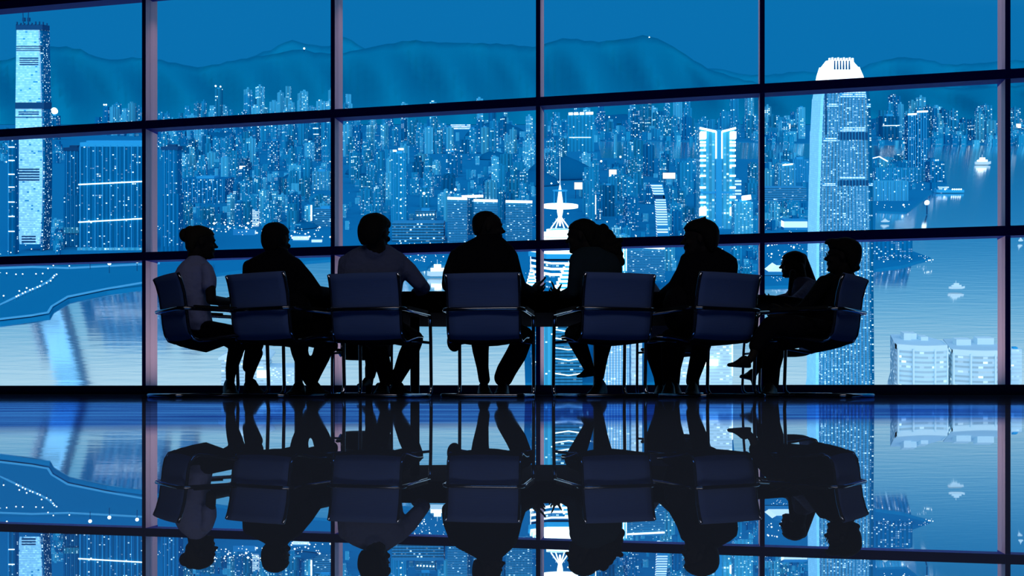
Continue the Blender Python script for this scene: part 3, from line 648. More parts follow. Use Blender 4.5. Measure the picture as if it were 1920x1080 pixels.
for s in (-1, 1):
    mb.tube([T((s*.031+.022*math.cos(a), .112-.012*abs(math.cos(a)), .117+.017*math.sin(a))) for a in [k*math.pi/8 for k in range(16)]], .002, 6, closed=True)
    mb.tube([T((s*.053, .10, .12)), T((s*.078, .03, .122)), T((s*.084, -.02, .11))], .002, 6)
mb.tube([T((-.009, .114, .12)), T((.009, .114, .12))], .002, 6)
tag(mb.build('eyeglasses', M['shoe'], None, True), 'thin-rimmed eyeglasses worn by the person with crossed legs', 'glasses')

# long-haired woman across the table
d8 = 8.5
def ex(mb):
    add_hand(mb, P(1466, 563, 8.0), (-1, -.1, -.03), (0, 1, -.25)); add_hand(mb, P(1447, 562, 8.12), (-1, -.1, -.03), (0, -1, -.25))
    prims(mb, [('C', [(1432, 664, 8.1, 8), (1418, 694, 8.05, 6.5), (1412, 704, 8.03, 6)])])
def longhair(mb, T):
    for k in range(15):
        t = k/14; prims(mb, [('E', 1500+18*t, 484+52*t, 8.72+.03*t, 13+2*t, 10, .08)])
    for k in range(10):
        t = k/9; prims(mb, [('E', 1486-6*t, 512+38*t, 8.50, 6-3.3*t, 7, .03)]); prims(mb, [('E', 1496+8*t, 500+40*t, 8.62, 12, 8, .08)])
person('woman with long straight hair in grey blouse across the table, profile to the left',
       (1487, 520, 8.66, -86, 2, 1.02), 'short', [(1492, 514, 8.62, 11), (1496, 526, 8.6, 13)],
       [('blouse', 'shirt_dim', [('T', [(520, 1488, 1514, 8.6, .06), (528, 1484, 1530, 8.6, .1), (540, 1482, 1536, 8.6, .13), (560, 1483, 1538, 8.6, .14), (580, 1484, 1538, 8.6, .14), (610, 1486, 1540, 8.6, .14), (630, 1486, 1540, 8.6, .14)]),
          ('C', [(1519, 536, 8.45, 11), (1504, 552, 8.3, 10.5), (1488, 563, 8.2, 8.5), (1468, 562, 8.02, 6)]), ('C', [(1496, 536, 8.75, 10), (1478, 557, 8.6, 8.5), (1449, 561, 8.15, 5.5)])]),
        ('trousers', 'black_cloth', [('E', 1515, 630, 8.6, 34, 20, .16), ('C', [(1510, 630, 8.5, 18), (1450, 636, 8.15, 15), (1434, 662, 8.1, 12), (1424, 682, 8.06, 10)]), ('C', [(1510, 632, 8.7, 18), (1462, 640, 8.4, 15), (1452, 690, 8.35, 11), (1450, 722, 8.35, 10)])])],
       ex, None, [(sole(1414, 714, 8.03), sole(1388, 708, 7.98), {'w': .040, 'h': .066, 'heel_h': .04, 'air': 1}), (sole(1452, 738, 8.35), sole(1434, 741, 8.2), {'w': .036})], 'hair', longhair)

# two people across the table, mostly hidden: their legs show under it
def ex(mb): prims(mb, [('C', [(704, 660, 8.55, 13), (694, 690, 8.55, 10), (691, 735, 8.55, 6)])]); add_hand(mb, P(690, 556, 8.5), (-.3, -1, 0), (1, 0, .3)); add_hand(mb, P(726, 556, 8.5), (.3, -1, 0), (-1, 0, .3))
person('woman in dark skirt and heels across the table, hidden behind the pale-shirted man',
       (706, 532, 9.0, 180, 0, 1.), 'short', [(706, 524, 9, 11), (706, 538, 9, 13)],
       [('jacket', 'black_cloth', [('T', [(534, 694, 718, 9, .06), (542, 676, 736, 9, .1), (556, 670, 742, 9, .13), (600, 676, 736, 9, .13), (640, 672, 740, 9, .14)]), ('C', [(680, 552, 9, 10), (676, 590, 8.9, 9), (690, 556, 8.55, 7)]), ('C', [(734, 552, 9, 10), (738, 590, 8.9, 9), (726, 556, 8.55, 7)])]),
        ('skirt', 'black_cloth', [('T', [(634, 655, 735, 8.8, .2), (645, 648, 734, 8.75, .24), (660, 646, 732, 8.75, .22), (675, 646, 726, 8.75, .16)]), ('C', [(700, 650, 8.6, 19), (698, 675, 8.56, 14), (695, 704, 8.55, 9)])])],
       ex, None, [(sole(694, 724, 8.55), sole(671, 725, 8.42), {'w': .036, 'h': .06, 'heel_h': .03, 'air': 1}), (sole(712, 736, 8.6), sole(700, 742, 8.4), {'w': .036})])
def ex(mb): add_hand(mb, P(1310, 558, 8.4), (-.3, -1, 0), (1, 0, .3)); add_hand(mb, P(1346, 558, 8.4), (.3, -1, 0), (-1, 0, .3))
person('person across the table hidden behind the man of the sixth chair, dark legs showing below',
       (1326, 534, 8.9, 190, 0, 1.), 'short', [(1326, 526, 8.9, 11), (1326, 540, 8.9, 13)],
       [('jacket', 'black_cloth', [('T', [(536, 1314, 1338, 8.9, .06), (544, 1298, 1354, 8.9, .1), (556, 1290, 1360, 8.9, .13), (600, 1290, 1356, 8.9, .14), (636, 1284, 1350, 8.9, .14)]), ('C', [(1300, 554, 8.9, 10), (1296, 592, 8.8, 9), (1310, 558, 8.45, 7)]), ('C', [(1352, 554, 8.9, 10), (1358, 592, 8.8, 9), (1346, 558, 8.45, 7)])]),
        ('trousers', 'black_cloth', [('E', 1310, 632, 8.85, 40, 18, .17), ('C', [(1295, 634, 8.8, 18), (1228, 648, 8.5, 17), (1226, 665, 8.48, 15), (1236, 705, 8.45, 11), (1238, 724, 8.45, 10)]), ('C', [(1310, 634, 8.85, 18), (1272, 648, 8.45, 16), (1266, 690, 8.42, 11), (1264, 722, 8.42, 10)])])],
       ex, None, [(sole(1240, 738, 8.5), sole(1234, 743, 8.25), {}), (sole(1266, 738, 8.45), sole(1270, 743, 8.2), {})])
# ------------------------------------------------------------------ the city on its rising shore
SL, YS = .30, 900.                                   # slope of the shore, distance where it meets eye level
def GY(py): return YS/(1-(HOR-py)/(F*SL))            # distance of the ground seen at row py
def GP(px, py, lift=0.):
    Y = GY(py); return Vector(((px-CX)*Y/F, Y, CAMZ+SL*(Y-YS)+lift))
def landpoly(name, pts, m, lift, thick=6., label=None, cat=None):
    top = [GP(x, y, lift) for x, y in pts]; mb = MB(); n = len(top)
    mb.v = [tuple(p) for p in top]+[(p.x, p.y, p.z-thick) for p in top]
    mb.face(range(n)); mb.face([n+i for i in reversed(range(n))])
    for i in range(n): j = (i+1) % n; mb.face((i, n+i, n+j, j))
    o = mb.build(name, m); tag(o, kind='structure')
    if label: tag(o, label, cat)
    return o
landpoly('water', [(-700, 728), (2620, 728), (2620, 234), (-700, 234)][::-1], M['water'], -4., 4.)
mb = MB(); mb.v = [(-6000, 150, CAMZ+SL*(150-YS)-4), (6000, 150, CAMZ+SL*(150-YS)-4), (6000, 889, CAMZ+SL*(889-YS)-4), (-6000, 889, CAMZ+SL*(889-YS)-4)]; mb.face((0, 1, 2, 3)); tag(mb.build('water_near', M['water']), kind='structure')
land = [(-700, 234), (1118, 234), (1120, 262), (1128, 296), (1430, 298), (1640, 292), (1690, 300), (1745, 300), (1772, 322), (1776, 345), (1757, 352), (1700, 397), (1642, 395), (1640, 470), (1712, 470), (1745, 482),
        (1690, 497), (1642, 503), (1600, 530), (1517, 533), (1432, 535), (1382, 560), (1372, 660), (1345, 700), (1215, 716), (985, 716), (980, 560), (978, 500), (845, 492), (812, 490), (800, 500), (760, 508), (640, 484), (570, 489), (455, 505), (402, 512), (328, 522), (280, 535), (200, 545), (130, 560), (100, 578), (93, 590), (0, 603), (-700, 640)]
landpoly('ground_city', land, M['land'], -1., 4.)
landpoly('ground_far_shore', [(1119, 234), (2620, 234), (2620, 271), (1640, 271), (1400, 266), (1135, 264), (1121, 262)], M['land'], -1., 4.)
landpoly('ground_park', [(-700, 600), (0, 600), (91, 588), (98, 576), (128, 558), (200, 543), (280, 533), (328, 519), (400, 509), (400, 495), (300, 494), (-700, 500)], M['park'], .5, 1.)
for k, pts in enumerate([[(-200, 606), (0, 601), (60, 594), (92, 588), (99, 576), (128, 559), (200, 544), (300, 527), (300, 524), (200, 541), (126, 556), (95, 575), (88, 586), (60, 591), (0, 598), (-200, 603)],
                         [(0, 574), (18, 566), (45, 553), (75, 540), (95, 528), (108, 516), (104, 514), (90, 527), (72, 537), (43, 550), (16, 563), (0, 571)],
                         [(-20, 503), (60, 500), (130, 502), (300, 493), (300, 496), (130, 505), (60, 503), (-20, 506)]]):
    landpoly('road_%d' % (k+1), pts, M['road'], 1.2, .6)

def ridge(name, pts, y0, y1, m, seed, rows=9, base=233):
    """a range of hills: skyline through pts seen at distance y1, its foot at y0"""
    rr = random.Random(seed); X = []; xs = [p[0] for p in pts]
    def sky(x):
        for (a, b), (c, d_) in zip(pts, pts[1:]):
            if a <= x <= c: t = (x-a)/(c-a); t = t*t*(3-2*t)*.5+t*.5; return b+(d_-b)*t
        return pts[-1][1]
    N_ = 190; rg = []
    x0, x1 = xs[0], xs[-1]
    ph = [rr.uniform(0, 6.28) for _ in range(12)]
    for j in range(rows+1):
        f = j/rows; row = []; Y = y0+(y1-y0)*f
        for i in range(N_+1):
            x = x0+(x1-x0)*i/N_; top = sky(x)+1.1*math.sin(x*.21+ph[0])+.7*math.sin(x*.47+ph[1])
            q = base+(top-base)*f**.75; q += (2.5*math.sin(x*.031+f*5+ph[2])+2*math.sin(x*.083+f*9+ph[3]))*math.sin(math.pi*f)*2.2
            row.append(P(x, q, Y*(1+.05*math.sin(x*.05+ph[4]+f*3)*math.sin(math.pi*f))))
        rg.append(row)
    mb = MB()
    for row in rg: mb.v += [tuple(p) for p in row]
    b = len(mb.v); mb.v += [(p.x, p.y*1.12, rg[0][0].z) for p in rg[-1]]                 # far slope
    w_ = N_+1
    for j in range(rows+1):
        for i in range(N_): mb.face((j*w_+i, j*w_+i+1, (j+1)*w_+i+1, (j+1)*w_+i))
    return tag(mb.build(name, m, None, True), kind='structure')
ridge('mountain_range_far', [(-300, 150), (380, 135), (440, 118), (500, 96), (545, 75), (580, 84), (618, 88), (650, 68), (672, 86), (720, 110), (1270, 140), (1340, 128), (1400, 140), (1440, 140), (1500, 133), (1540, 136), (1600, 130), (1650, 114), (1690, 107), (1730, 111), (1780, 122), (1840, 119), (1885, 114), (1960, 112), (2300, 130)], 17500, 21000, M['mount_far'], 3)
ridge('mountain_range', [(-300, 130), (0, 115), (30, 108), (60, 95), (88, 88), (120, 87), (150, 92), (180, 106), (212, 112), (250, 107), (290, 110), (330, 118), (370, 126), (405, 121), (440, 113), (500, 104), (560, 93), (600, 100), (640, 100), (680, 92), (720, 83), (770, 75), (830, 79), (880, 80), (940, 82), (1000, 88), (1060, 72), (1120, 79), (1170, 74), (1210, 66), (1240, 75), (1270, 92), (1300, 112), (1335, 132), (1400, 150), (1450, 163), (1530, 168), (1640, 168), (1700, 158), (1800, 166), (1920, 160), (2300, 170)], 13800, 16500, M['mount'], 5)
def mound(name, px, py, rx, h, m=None):
    Y = GY(py); k = Y/F; mb = MB(); rg = []
    for j in range(9):
        f = j/8*.96; rr_ = math.sqrt(1-f*f)
        rg.append([Vector(((px-CX)*k+rx*k*rr_*math.cos(a)*(1+.12*math.sin(a*3+px)), Y+rx*k*.9*(1+rr_*math.sin(a)), CAMZ+SL*(Y+rx*k*.9*(1+rr_*math.sin(a))-YS)+h*k*f*(1+.1*math.sin(a*4+py)))) for a in [i*2*math.pi/28 for i in range(28)]])
    mb.rings(rg); return tag(mb.build(name, m or M['wood'], None, True), kind='structure')
for i, a in enumerate([(985, 350, 75, 24), (1052, 338, 66, 40), (560, 342, 45, 16), (672, 328, 28, 14), (570, 262, 34, 18), (400, 268, 55, 18), (930, 262, 60, 30), (1200, 232, 120, 16), (1690, 240, 60, 18), (560, 430, 28, 12), (925, 300, 30, 14)]):
    mound('hill_%d' % (i+1), *a)

# --- builders in pixels at a distance Y
class BL(MB):
    def __init__(s, Y, cell=3.4, cellv=None): super().__init__(); s.Y = Y; s.k = Y/F; s.cell = cell; s.cv = cellv or cell
    def blk(s, x0, x1, yt, yb, dp, off=0., slope=SL):
        k = s.k; Y = s.Y+off*k
        s.rect((x0-CX)*s.k, (x1-CX)*s.k, Y, Y+dp*k, CAMZ+(HOR-yb)*k, CAMZ+(HOR-yt)*k, slope=slope, cu=s.cell*k, cv=s.cv*k, yo=s.Y); return s
    def shaft(s, rows, dp, off=0., depth_k=None):
        """rows (y, x0, x1) from the top down: a four-sided shaft, walls in window cells"""
        k = s.k; b = len(s.v); Y = s.Y+off*k
        for y, x0, x1 in rows:
            D = dp*(depth_k(y) if depth_k else 1.)
            z = CAMZ+(HOR-y)*k
            for x, yy in ((x0, 0), (x1, 0), (x1, D), (x0, D)): s.v.append(((x-CX)*k, Y+yy*k, z+SL*yy*k))
        vv = 0.
        for j in range(len(rows)-1):
            h = max(1, round((rows[j+1][0]-rows[j][0])/s.cv)); a = b+4*j; c = a+4; u = 0
            for i in range(4):
                i2 = (i+1) % 4; wd = max(1, round((rows[j][2]-rows[j][1])/s.cell)) if i in (0, 2) else max(1, round(dp/s.cell))
                s.face((c+i, c+i2, a+i2, a+i), ((u, -vv-h+5000), (u+wd, -vv-h+5000), (u+wd, -vv+5000), (u, -vv+5000))); u += wd
            vv += h
        s.face((b+3, b+2, b+1, b)[::-1]); e = b+4*(len(rows)-1); s.face((e, e+1, e+2, e+3)[::-1]); return s
    def bar(s, x0, y0, x1, y1, th, off=-.8, dp=None):
        """a straight strip of thickness th between two points on the front"""
        k = s.k; a = Vector(((x0-CX)*k, s.Y+off*k, CAMZ+(HOR-y0)*k)); b_ = Vector(((x1-CX)*k, s.Y+off*k, CAMZ+(HOR-y1)*k))
        d_ = (b_-a).normalized(); n_ = Vector((-d_.z, 0, d_.x))*th*k/2; w_ = Vector((0, (dp or th)*k/2, 0))
        s.rings([[a+n_-w_, a-n_-w_, a-n_+w_, a+n_+w_], [b_+n_-w_, b_-n_-w_, b_-n_+w_, b_+n_+w_]]); return s
    def rod(s, x0, y0, x1, y1, r, r1=None, off=0.):
        k = s.k; s.tube([((x0-CX)*k, s.Y+off*k, CAMZ+(HOR-y0)*k), ((x1-CX)*k, s.Y+off*k, CAMZ+(HOR-y1)*k)], r*k, 8, rads=[r*k, (r if r1 is None else r1)*k]); return s
    def orb(s, x, y, r, off=0.): s.ball(((x-CX)*s.k, s.Y+off*s.k, CAMZ+(HOR-y)*s.k), r*s.k, 12, 8); return s
    def lathe(s, x, prof, off=0., n=18, squash=1.):
        k = s.k; s.rings([[Vector(((x-CX)*k+r*k*math.cos(a), s.Y+off*k+r*k*squash*math.sin(a), CAMZ+(HOR-y)*k+SL*r*k*squash*math.sin(a))) for a in [i*2*math.pi/n for i in range(n)]] for y, r in reversed(prof)]); return s
    def at(s, root, name, m, smooth=False):
        l = root.location; s.v = [(x-l.x, y-l.y, z-l.z) for x, y, z in s.v]
        o = s.build(name, m, root, smooth); return o
def root(name, px, py, Y, label, cat='building', group=None):
    o = empty(name, ((px-CX)*Y/F, Y, CAMZ+(HOR-py)*Y/F)); tag(o, label, cat, group); return o
TAKEN = []                                            # picture boxes kept free of ordinary blocks

# tall tower at the far left with a lit front
Y = GY(470); r = root('skyscraper', 62, 470, Y, 'tall pale lit skyscraper with dark louvre bands and two masts, far left'); TAKEN.append((20, 104, 40, 478))
BL(Y, 4, 3.2).shaft([(55, 31, 72), (120, 30, 74), (190, 29, 76), (260, 29, 79), (330, 29.5, 79), (400, 30, 78), (440, 34, 75), (458, 37, 73)], 22).at(r, 'front_facade', M['litglass'])
BL(Y, 3.2, 3.4).shaft([(50, 74, 79), (190, 78, 82), (300, 80, 84), (400, 79, 83), (470, 75, 79)], 28, 1).at(r, 'side_facade', M['dark_dense'])
b = BL(Y); b.blk(30, 80, 46, 56, 28, -1); [b.blk(31+i*7, 32.5+i*7, 40+R.random()*5, 47, 3, -1) for i in range(9)]; b.at(r, 'crown', M['dkmetal'])
for x, y0, x1 in ((41, -12, 44), (54, -30, 53)):
    b = BL(Y); b.rod(x1, 44, x, y0, 1., .5); b.blk(x1-2.4, x1+2.2, 33, 40, 4, 0); b.at(r, 'mast', M['dkmetal'])
b = BL(Y)
for y in (86, 90, 93.5): b.blk(31, 79, y, y+1.6, 30, -1)
for y in (108, 112, 116, 120): b.blk(37, 72, y, y+2, 3, -1)
b.blk(29, 83, 192, 204, 30, -1); b.blk(35, 73, 209, 211, 3, -1); b.blk(35, 73, 213, 215, 3, -1); b.blk(28.5, 79, 219, 220.5, 3, -1)
for y in (316, 321, 326, 331, 336): b.blk(35, 74, y, y+2.6, 3, -1)
for y in (442, 447, 452): b.blk(41, 67, y, y+2.5, 3, -1)
b.at(r, 'louvre_band', M['dkmetal'])
Y = GY(476); r = root('tower_block', 22, 476, Y, 'narrow dark tower with evenly spaced lit floor lines, left of the tall lit skyscraper')
BL(Y).blk(15, 28, 252, 478, 14).at(r, 'wall', M['dark_sparse'])
b = BL(Y); [b.bar(16.5, y, 27.5, y, 1.6) for y in (276, 301, 327, 351, 379, 406, 434)]; b.at(r, 'floor_light', M['neon'])
BL(Y).rod(16, 478, 16, 250, .7, off=-.6).at(r, 'corner_pole', M['roofm'])
Y = GY(262); r = root('tower_block', 102, 255, Y, 'small tower carrying a bright round lamp, right of the lit skyscraper'); TAKEN.append((92, 114, 195, 262))
BL(Y).blk(96, 108, 217, 262, 12).at(r, 'wall', M['dark_dense']); BL(Y).orb(102, 208, 6.2).at(r, 'round_lamp', M['neon'], True); BL(Y).blk(99, 105, 213, 217, 6).at(r, 'lamp_base', M['roofm'])
# wide residential slab in the first bay
Y = GY(468); r = root('apartment_slab', 210, 468, Y, 'wide dark apartment slab with two glowing floor lines beside the first window fin'); TAKEN.append((112, 345, 262, 480))
BL(Y, 4.2, 3.6).blk(148, 272, 274, 470, 34).at(r, 'wall', M['dark_sparse'])
b = BL(Y); [b.blk(x, x+1.5, 272, 468, 2, -1.2) for x in (150, 163, 178, 192, 206, 219, 233, 246, 258, 270)]; b.at(r, 'pier', M['roofm'])
b = BL(Y); b.blk(150, 272, 267, 275, 30, -.5); b.blk(160, 268, 264, 267, 20, 4); b.at(r, 'roof_band', M['roofm'])
for ya, yb in ((346.5, 340.5), (417, 410)): BL(Y).bar(148, ya, 272, yb, 1.9, -2).at(r, 'floor_light', M['neon'])
BL(Y, 5).blk(146, 272, 464, 474, 40, -3).at(r, 'podium', M['pale_dense'])
for x, w, yt, lab in ((134, 30, 280, 'dark stepped tower close left of the wide apartment slab with glowing floor lines'), (318, 33, 278, 'dark tall tower with a flat cap just right of the first window fin')):
    Y = GY(462 if x < 200 else 474); r = root('tower_block', x, 470, Y, lab)
    BL(Y, 3.6).shaft([(yt, x-w*.42, x+w*.42), (yt+85, x-w*.44, x+w*.44), (yt+86, x-w*.5, x+w*.5), (474, x-w*.5, x+w*.5)], 26).at(r, 'wall', M['dark_sparse'])
    b = BL(Y); b.blk(x-w*.5, x+w*.48, yt-3, yt+3, 26, -1); b.blk(x-w*.2, x+w*.3, yt-7, yt-3, 10, 5); b.at(r, 'roof_cap', M['dkmetal'])
    b = BL(Y); [b.blk(x+w*f, x+w*f+1, yt+3, 462, 2, -1) for f in (-.3, -.05, .2)]; b.at(r, 'pier', M['roofm'])
    if x < 200: BL(Y, 3).blk(121, 150, 426, 437, 20, -3).at(r, 'podium', M['pale_dense'])
# --- simple landmark blocks: label, x0, x1, top, base, wall, extras
def tower(label, x0, x1, yt, yb, wall, name='tower_block', dp=None, neon=(), orbs=(), piers=0, cap=True, cell=3.4, cv=None, Y=None, cat='building', group=None, rows=None):
    Y = Y or GY(yb); r = root(name, (x0+x1)/2, yb, Y, label, cat, group); w_ = x1-x0; dp = dp or w_*.7
    if rows: BL(Y, cell, cv).shaft(rows, dp).at(r, 'wall', M[wall])
    else: BL(Y, cell, cv).blk(x0, x1, yt, yb+3, dp).at(r, 'wall', M[wall])
    if cap: BL(Y).blk(x0+w_*.3, x1-w_*.3, yt-min(4, w_*.14), yt, dp*.5, dp*.25).at(r, 'roof_plant', M['roofm'])
    if piers:
        b = BL(Y); [b.blk(x0+w_*(i+.5)/piers-.6, x0+w_*(i+.5)/piers+.6, yt, yb, 1.5, -.9) for i in range(piers)]; b.at(r, 'pier', M['roofm'])
    for s_ in neon: BL(Y).bar(*s_, off=-1.4).at(r, 'light_strip', M['neon'])
    for s_ in orbs: BL(Y).orb(*s_, off=-2).at(r, 'roof_lamp', M['neon'], True)
    TAKEN.append((x0-2, x1+2, yt-4, yb)); return r
tower('long dark estate slab with many small lights above the bun-haired woman', 338, 422, 336, 380, 'dark_dense', 'apartment_slab', piers=9)
tower('dark tall tower with bright windows high in the second window bay', 505, 521, 264, 320, 'dark_dense')
tower('pointed-top tall dark tower beside the second window fin', 586, 600, 228, 302, 'dark_dense', neon=((588, 230, 598, 229, 2), (587, 241, 597, 241, 1.2), (588, 252, 598, 252, 1)))
tower('slim pale twin block left of centre in the second bay', 414, 428, 295, 336, 'pale_sparse')
tower('glowing white tower front near the waterfront in the second window bay', 473, 484, 393, 424, 'litfloor', cell=3)
tower('dark block with horizontal lit rows near the waterfront in second bay', 440, 453, 378, 424, 'dark_dense')
tower('pale estate block with bright flanks near the second window fin', 585, 618, 322, 356, 'pale_dense', 'apartment_slab', piers=6)
tower('pale tower lit along one edge by the second window fin', 571, 584, 386, 420, 'pale_dense', neon=((584, 385, 584, 414, 2.6),))
tower('low glowing hall on the waterfront between bun-haired woman and second man', 437, 478, 431, 440, 'litfloor', 'hall', dp=8, cap=False, cell=30, cv=9)
tower('low glowing hall on the waterfront just right of second man', 549, 578, 441, 451, 'litfloor', 'hall', dp=8, cap=False, cell=30, cv=10)
tower('small low glowing shed on the waterfront by the second window fin', 584, 603, 448, 454, 'litfloor', 'hall', dp=6, cap=False, cell=20, cv=6)
tower('slim tower with two roof lights before the mountain, second bay', 403, 415, 166, 240, 'blue_sparse', orbs=((405, 162, 1.8), (414, 163, 1.6)))
tower('dark tower with a lit top before the mountain, right of the lit skyscraper', 193, 202, 200, 240, 'dark_dense', orbs=((196, 197, 1.6), (200, 197, 1.6)))
tower('wide pale low hall with a flat roof by the second window fin', 588, 628, 392, 424, 'bandblk', 'hall', dp=30)
for i, (a, b_) in enumerate(((796, 812), (816, 829), (837, 850), (880, 893), (902, 916), (919, 929))):
    tower('pale estate tower with bare end wall, %s in the wide row behind the third bay' % ('first', 'second', 'third', 'fourth', 'fifth', 'sixth')[i], a, b_, 239+(i % 2)*2, 288, 'pale_sparse' if i % 2 == 0 else 'blue_dense', 'estate_tower', dp=14)
tower('dark block in the gap of the row of pale estate towers', 862, 879, 262, 288, 'dark_sparse', 'estate_tower', cap=False)
tower('long roof sign of white light over the pale estate towers', 845, 882, 233, 240, 'litfloor', 'roof_sign', dp=2, cap=False, cat='sign', Y=GY(284))
tower('tall slim tower with a column of bright windows and lit roof, third window bay', 733, 762, 288, 418, 'blue_sparse', neon=((737, 283, 744, 283, 3), (747, 280, 757, 280, 3.2)), orbs=[(752, 296+13*i, 1.3) for i in range(9)], piers=3)
tower('dark tower with spaced bright windows in the middle of third bay', 836, 857, 285, 332, 'dark_dense', orbs=((838, 282, 1.2), (843, 281.5, 1.2), (849, 281, 1.2), (854, 280.5, 1.2)))
tower('arched dark gateway building in the third window bay', 827, 853, 328, 356, 'dark_sparse', rows=[(325, 836, 846), (328, 831, 851), (334, 828, 853), (357, 827, 853)])
tower('pale tower with a diamond-shaped lamp on its wall, third bay', 787, 805, 352, 388, 'blue_sparse', orbs=((795, 363, 2.6),))
tower('pale blank slab tower left of the flat blocks with white rooflines', 832, 840, 355, 415, 'pale_sparse')
tower('low hall with a row of bright lamps in the third bay', 778, 816, 396, 416, 'bandblk', 'hall', orbs=[(783+6*i, 404-.3*i, 1.6) for i in range(6)])
for i, (a, b_, t, bb) in enumerate(((839, 876, 372, 455), (866, 906, 369, 440), (888, 933, 376, 452), (948, 998, 378, 458))):
    nm = ('first', 'second', 'third', 'fourth')[i]
    tower('flat-topped office block with glowing white roofline, %s from left by the bald man' % nm, a, b_, t, bb, 'bandblk' if i != 1 else 'dark_dense', 'office_block', dp=26, neon=((a, t, b_, t+(1 if i != 1 else -1), 4.2),), cap=False, cell=3, cv=3.2)
tower('long low office block with lit rows beside the third man', 735, 832, 418, 452, 'bandblk', 'office_block', dp=40, cap=False, cv=5)
tower('wide tall estate slab with white-lit roof crown, left part of fourth bay', 1064, 1114, 216, 284, 'blue_sparse', 'estate_tower', dp=20, neon=((1066, 214, 1074, 213.6, 4), (1076, 213.6, 1084, 213.4, 4), (1087, 213.4, 1095, 213.2, 4), (1098, 213, 1112, 212.6, 4), (1067, 258, 1108, 258, 1)), cap=False)
tower('plain slim blue slab tower in the fourth window bay', 1104, 1116, 316, 414, 'blue_sparse', cap=False)
tower('pale slim chimney-like tower in the fourth window bay', 1151, 1157, 252, 296, 'pale_sparse', cap=False)
tower('dark bulky tower right of the spire tower', 1131, 1152, 348, 405, 'dark_sparse')
tower('tower with glowing left edge right of the spire tower', 1114, 1130, 364, 412, 'dark_dense', neon=((1116, 366, 1116, 402, 3),))
Y = GY(450); r = root('office_tower', 1236, 450, Y, 'leaning tower of bright lit floors with a dark middle gap, fourth bay'); TAKEN.append((1215, 1256, 340, 450))
BL(Y, 14, 5).shaft([(346, 1221, 1241), (366, 1227, 1246)], 14).at(r, 'upper_floors', M['litfloor'])
BL(Y, 14, 4.6).shaft([(373, 1229, 1248), (400, 1231, 1251), (452, 1233, 1253)], 14).at(r, 'lower_floors', M['litfloor'])
BL(Y).shaft([(364, 1226.5, 1246), (375, 1229.5, 1248)], 13, .5).at(r, 'dark_gap', M['dkmetal'])
BL(Y).shaft([(346, 1241, 1243), (452, 1253, 1257)], 16, .5).at(r, 'side_wall', M['roofm'])
# the tower with the bright V-shaped crown
Y = GY(428); r = root('skyscraper', 1345, 428, Y, 'wide tower edged in bright lights with V-shaped crown, right of fourth bay'); TAKEN.append((1306, 1418, 236, 452))
BL(Y, 5.2, 6).blk(1313, 1378, 244, 415, 40).at(r, 'wall', M['pale_dense']); BL(Y, 4).blk(1318, 1372, 410, 436, 44, -2).at(r, 'podium', M['pale_sparse'])
b = BL(Y); b.blk(1342, 1353, 246, 440, 6, -3); b.blk(1313, 1378, 359, 363, 3, -1); b.at(r, 'central_pier', M['roofm'])
for s_ in ((1311, 241, 1341.5, 247.5, 3.4), (1379, 241, 1353.5, 247.5, 3.4), (1342, 247, 1342, 298, 2.4), (1353, 247, 1353, 298, 2.4)): BL(Y).bar(*s_, off=-3).at(r, 'light_strip', M['neon'])
for yy, h in ((255, 13), (267, 3), (273, 4), (282, 3), (293, 3.4), (301, 3.4), (311, 3.2), (330, 3), (352, 3.4), (370, 4), (380, 3), (397, 15)):
    b = BL(Y); b.bar(1312, yy, 1323, yy, h, -1.5); b.bar(1368, yy, 1379, yy, h, -1.5); b.at(r, 'edge_light', M['neon'])
tower('tower of bright white floor bands touching the V-crowned tower', 1376, 1390, 337, 400, 'litfloor', 'office_tower', cell=20, cv=6)
tower('pale tower with a central column of lit windows by the third window fin', 1377, 1412, 379, 452, 'pale_dense', 'office_tower', neon=((1391, 372, 1407, 370, 8),))
# spire tower
Y = 985.; r = root('skyscraper', 1050, 700, Y, 'bright spire tower with glowing ring, tripod and stepped crown behind fourth fin'); TAKEN.append((1000, 1098, 292, 560))
BL(Y).rod(1050, 352, 1050, 294, 1.1, .5).at(r, 'spire', M['litglass'] if False else M['palewall'])
BL(Y).lathe(1050, [(346, .8), (352, 2), (362, 3.2), (376, 5.2), (388, 6), (398, 5.4), (412, 2.6), (424, 1.6)]).at(r, 'lantern', M['neon'], True)
BL(Y).lathe(1050, [(384, 28), (384, 34), (389, 34), (389, 28), (384, 28)], n=28).at(r, 'ring_light', M['neon'], True)
BL(Y).lathe(1050, [(356, 12), (356, 14), (358, 14), (358, 12)], n=24).at(r, 'upper_ring', M['roofm'], True)
b = BL(Y)
for x in (1033, 1042, 1058, 1067): b.rod(1050, 404, x, 428, 1.2)
b.at(r, 'tripod', M['neon'])
b = BL(Y); [b.rod(x, 386, x, 358, .5) for x in (1039, 1061)]; [b.rod(1050, 386, x, 386.5, .9) for x in (1022, 1078)]; b.at(r, 'ring_stay', M['roofm'])
b = BL(Y, 6, 3)
def octa(b, x, hw, yt, yb, off=0):
    k = b.k; pts = [((x-CX+hw*a)*k, b.Y+(off+30+hw*c)*k) for a, c in ((-.45, -1), (.45, -1), (1, -.45), (1, .45), (.45, 1), (-.45, 1), (-1, .45), (-1, -.45))]
    b.prism(pts, CAMZ+(HOR-yb)*k, CAMZ+(HOR-yt)*k, slope=SL, cu=b.cell*k, cv=b.cv*k, yo=b.Y+30*k)
for i in range(7): octa(b, 1050, 24+i*5.2, 424+i*5.4+2, 431+i*5.4)
b.at(r, 'stepped_crown', M['neon'])
b = BL(Y, 6, 3); [octa(b, 1050, 22.6+i*5.2, 426+i*5.4, 434+i*5.4) for i in range(8)]; b.at(r, 'crown_step', M['roofm'])
b = BL(Y, 7, 5); octa(b, 1062, 66, 476, 700); b.at(r, 'shaft', M['dark_dense'])
b = BL(Y)
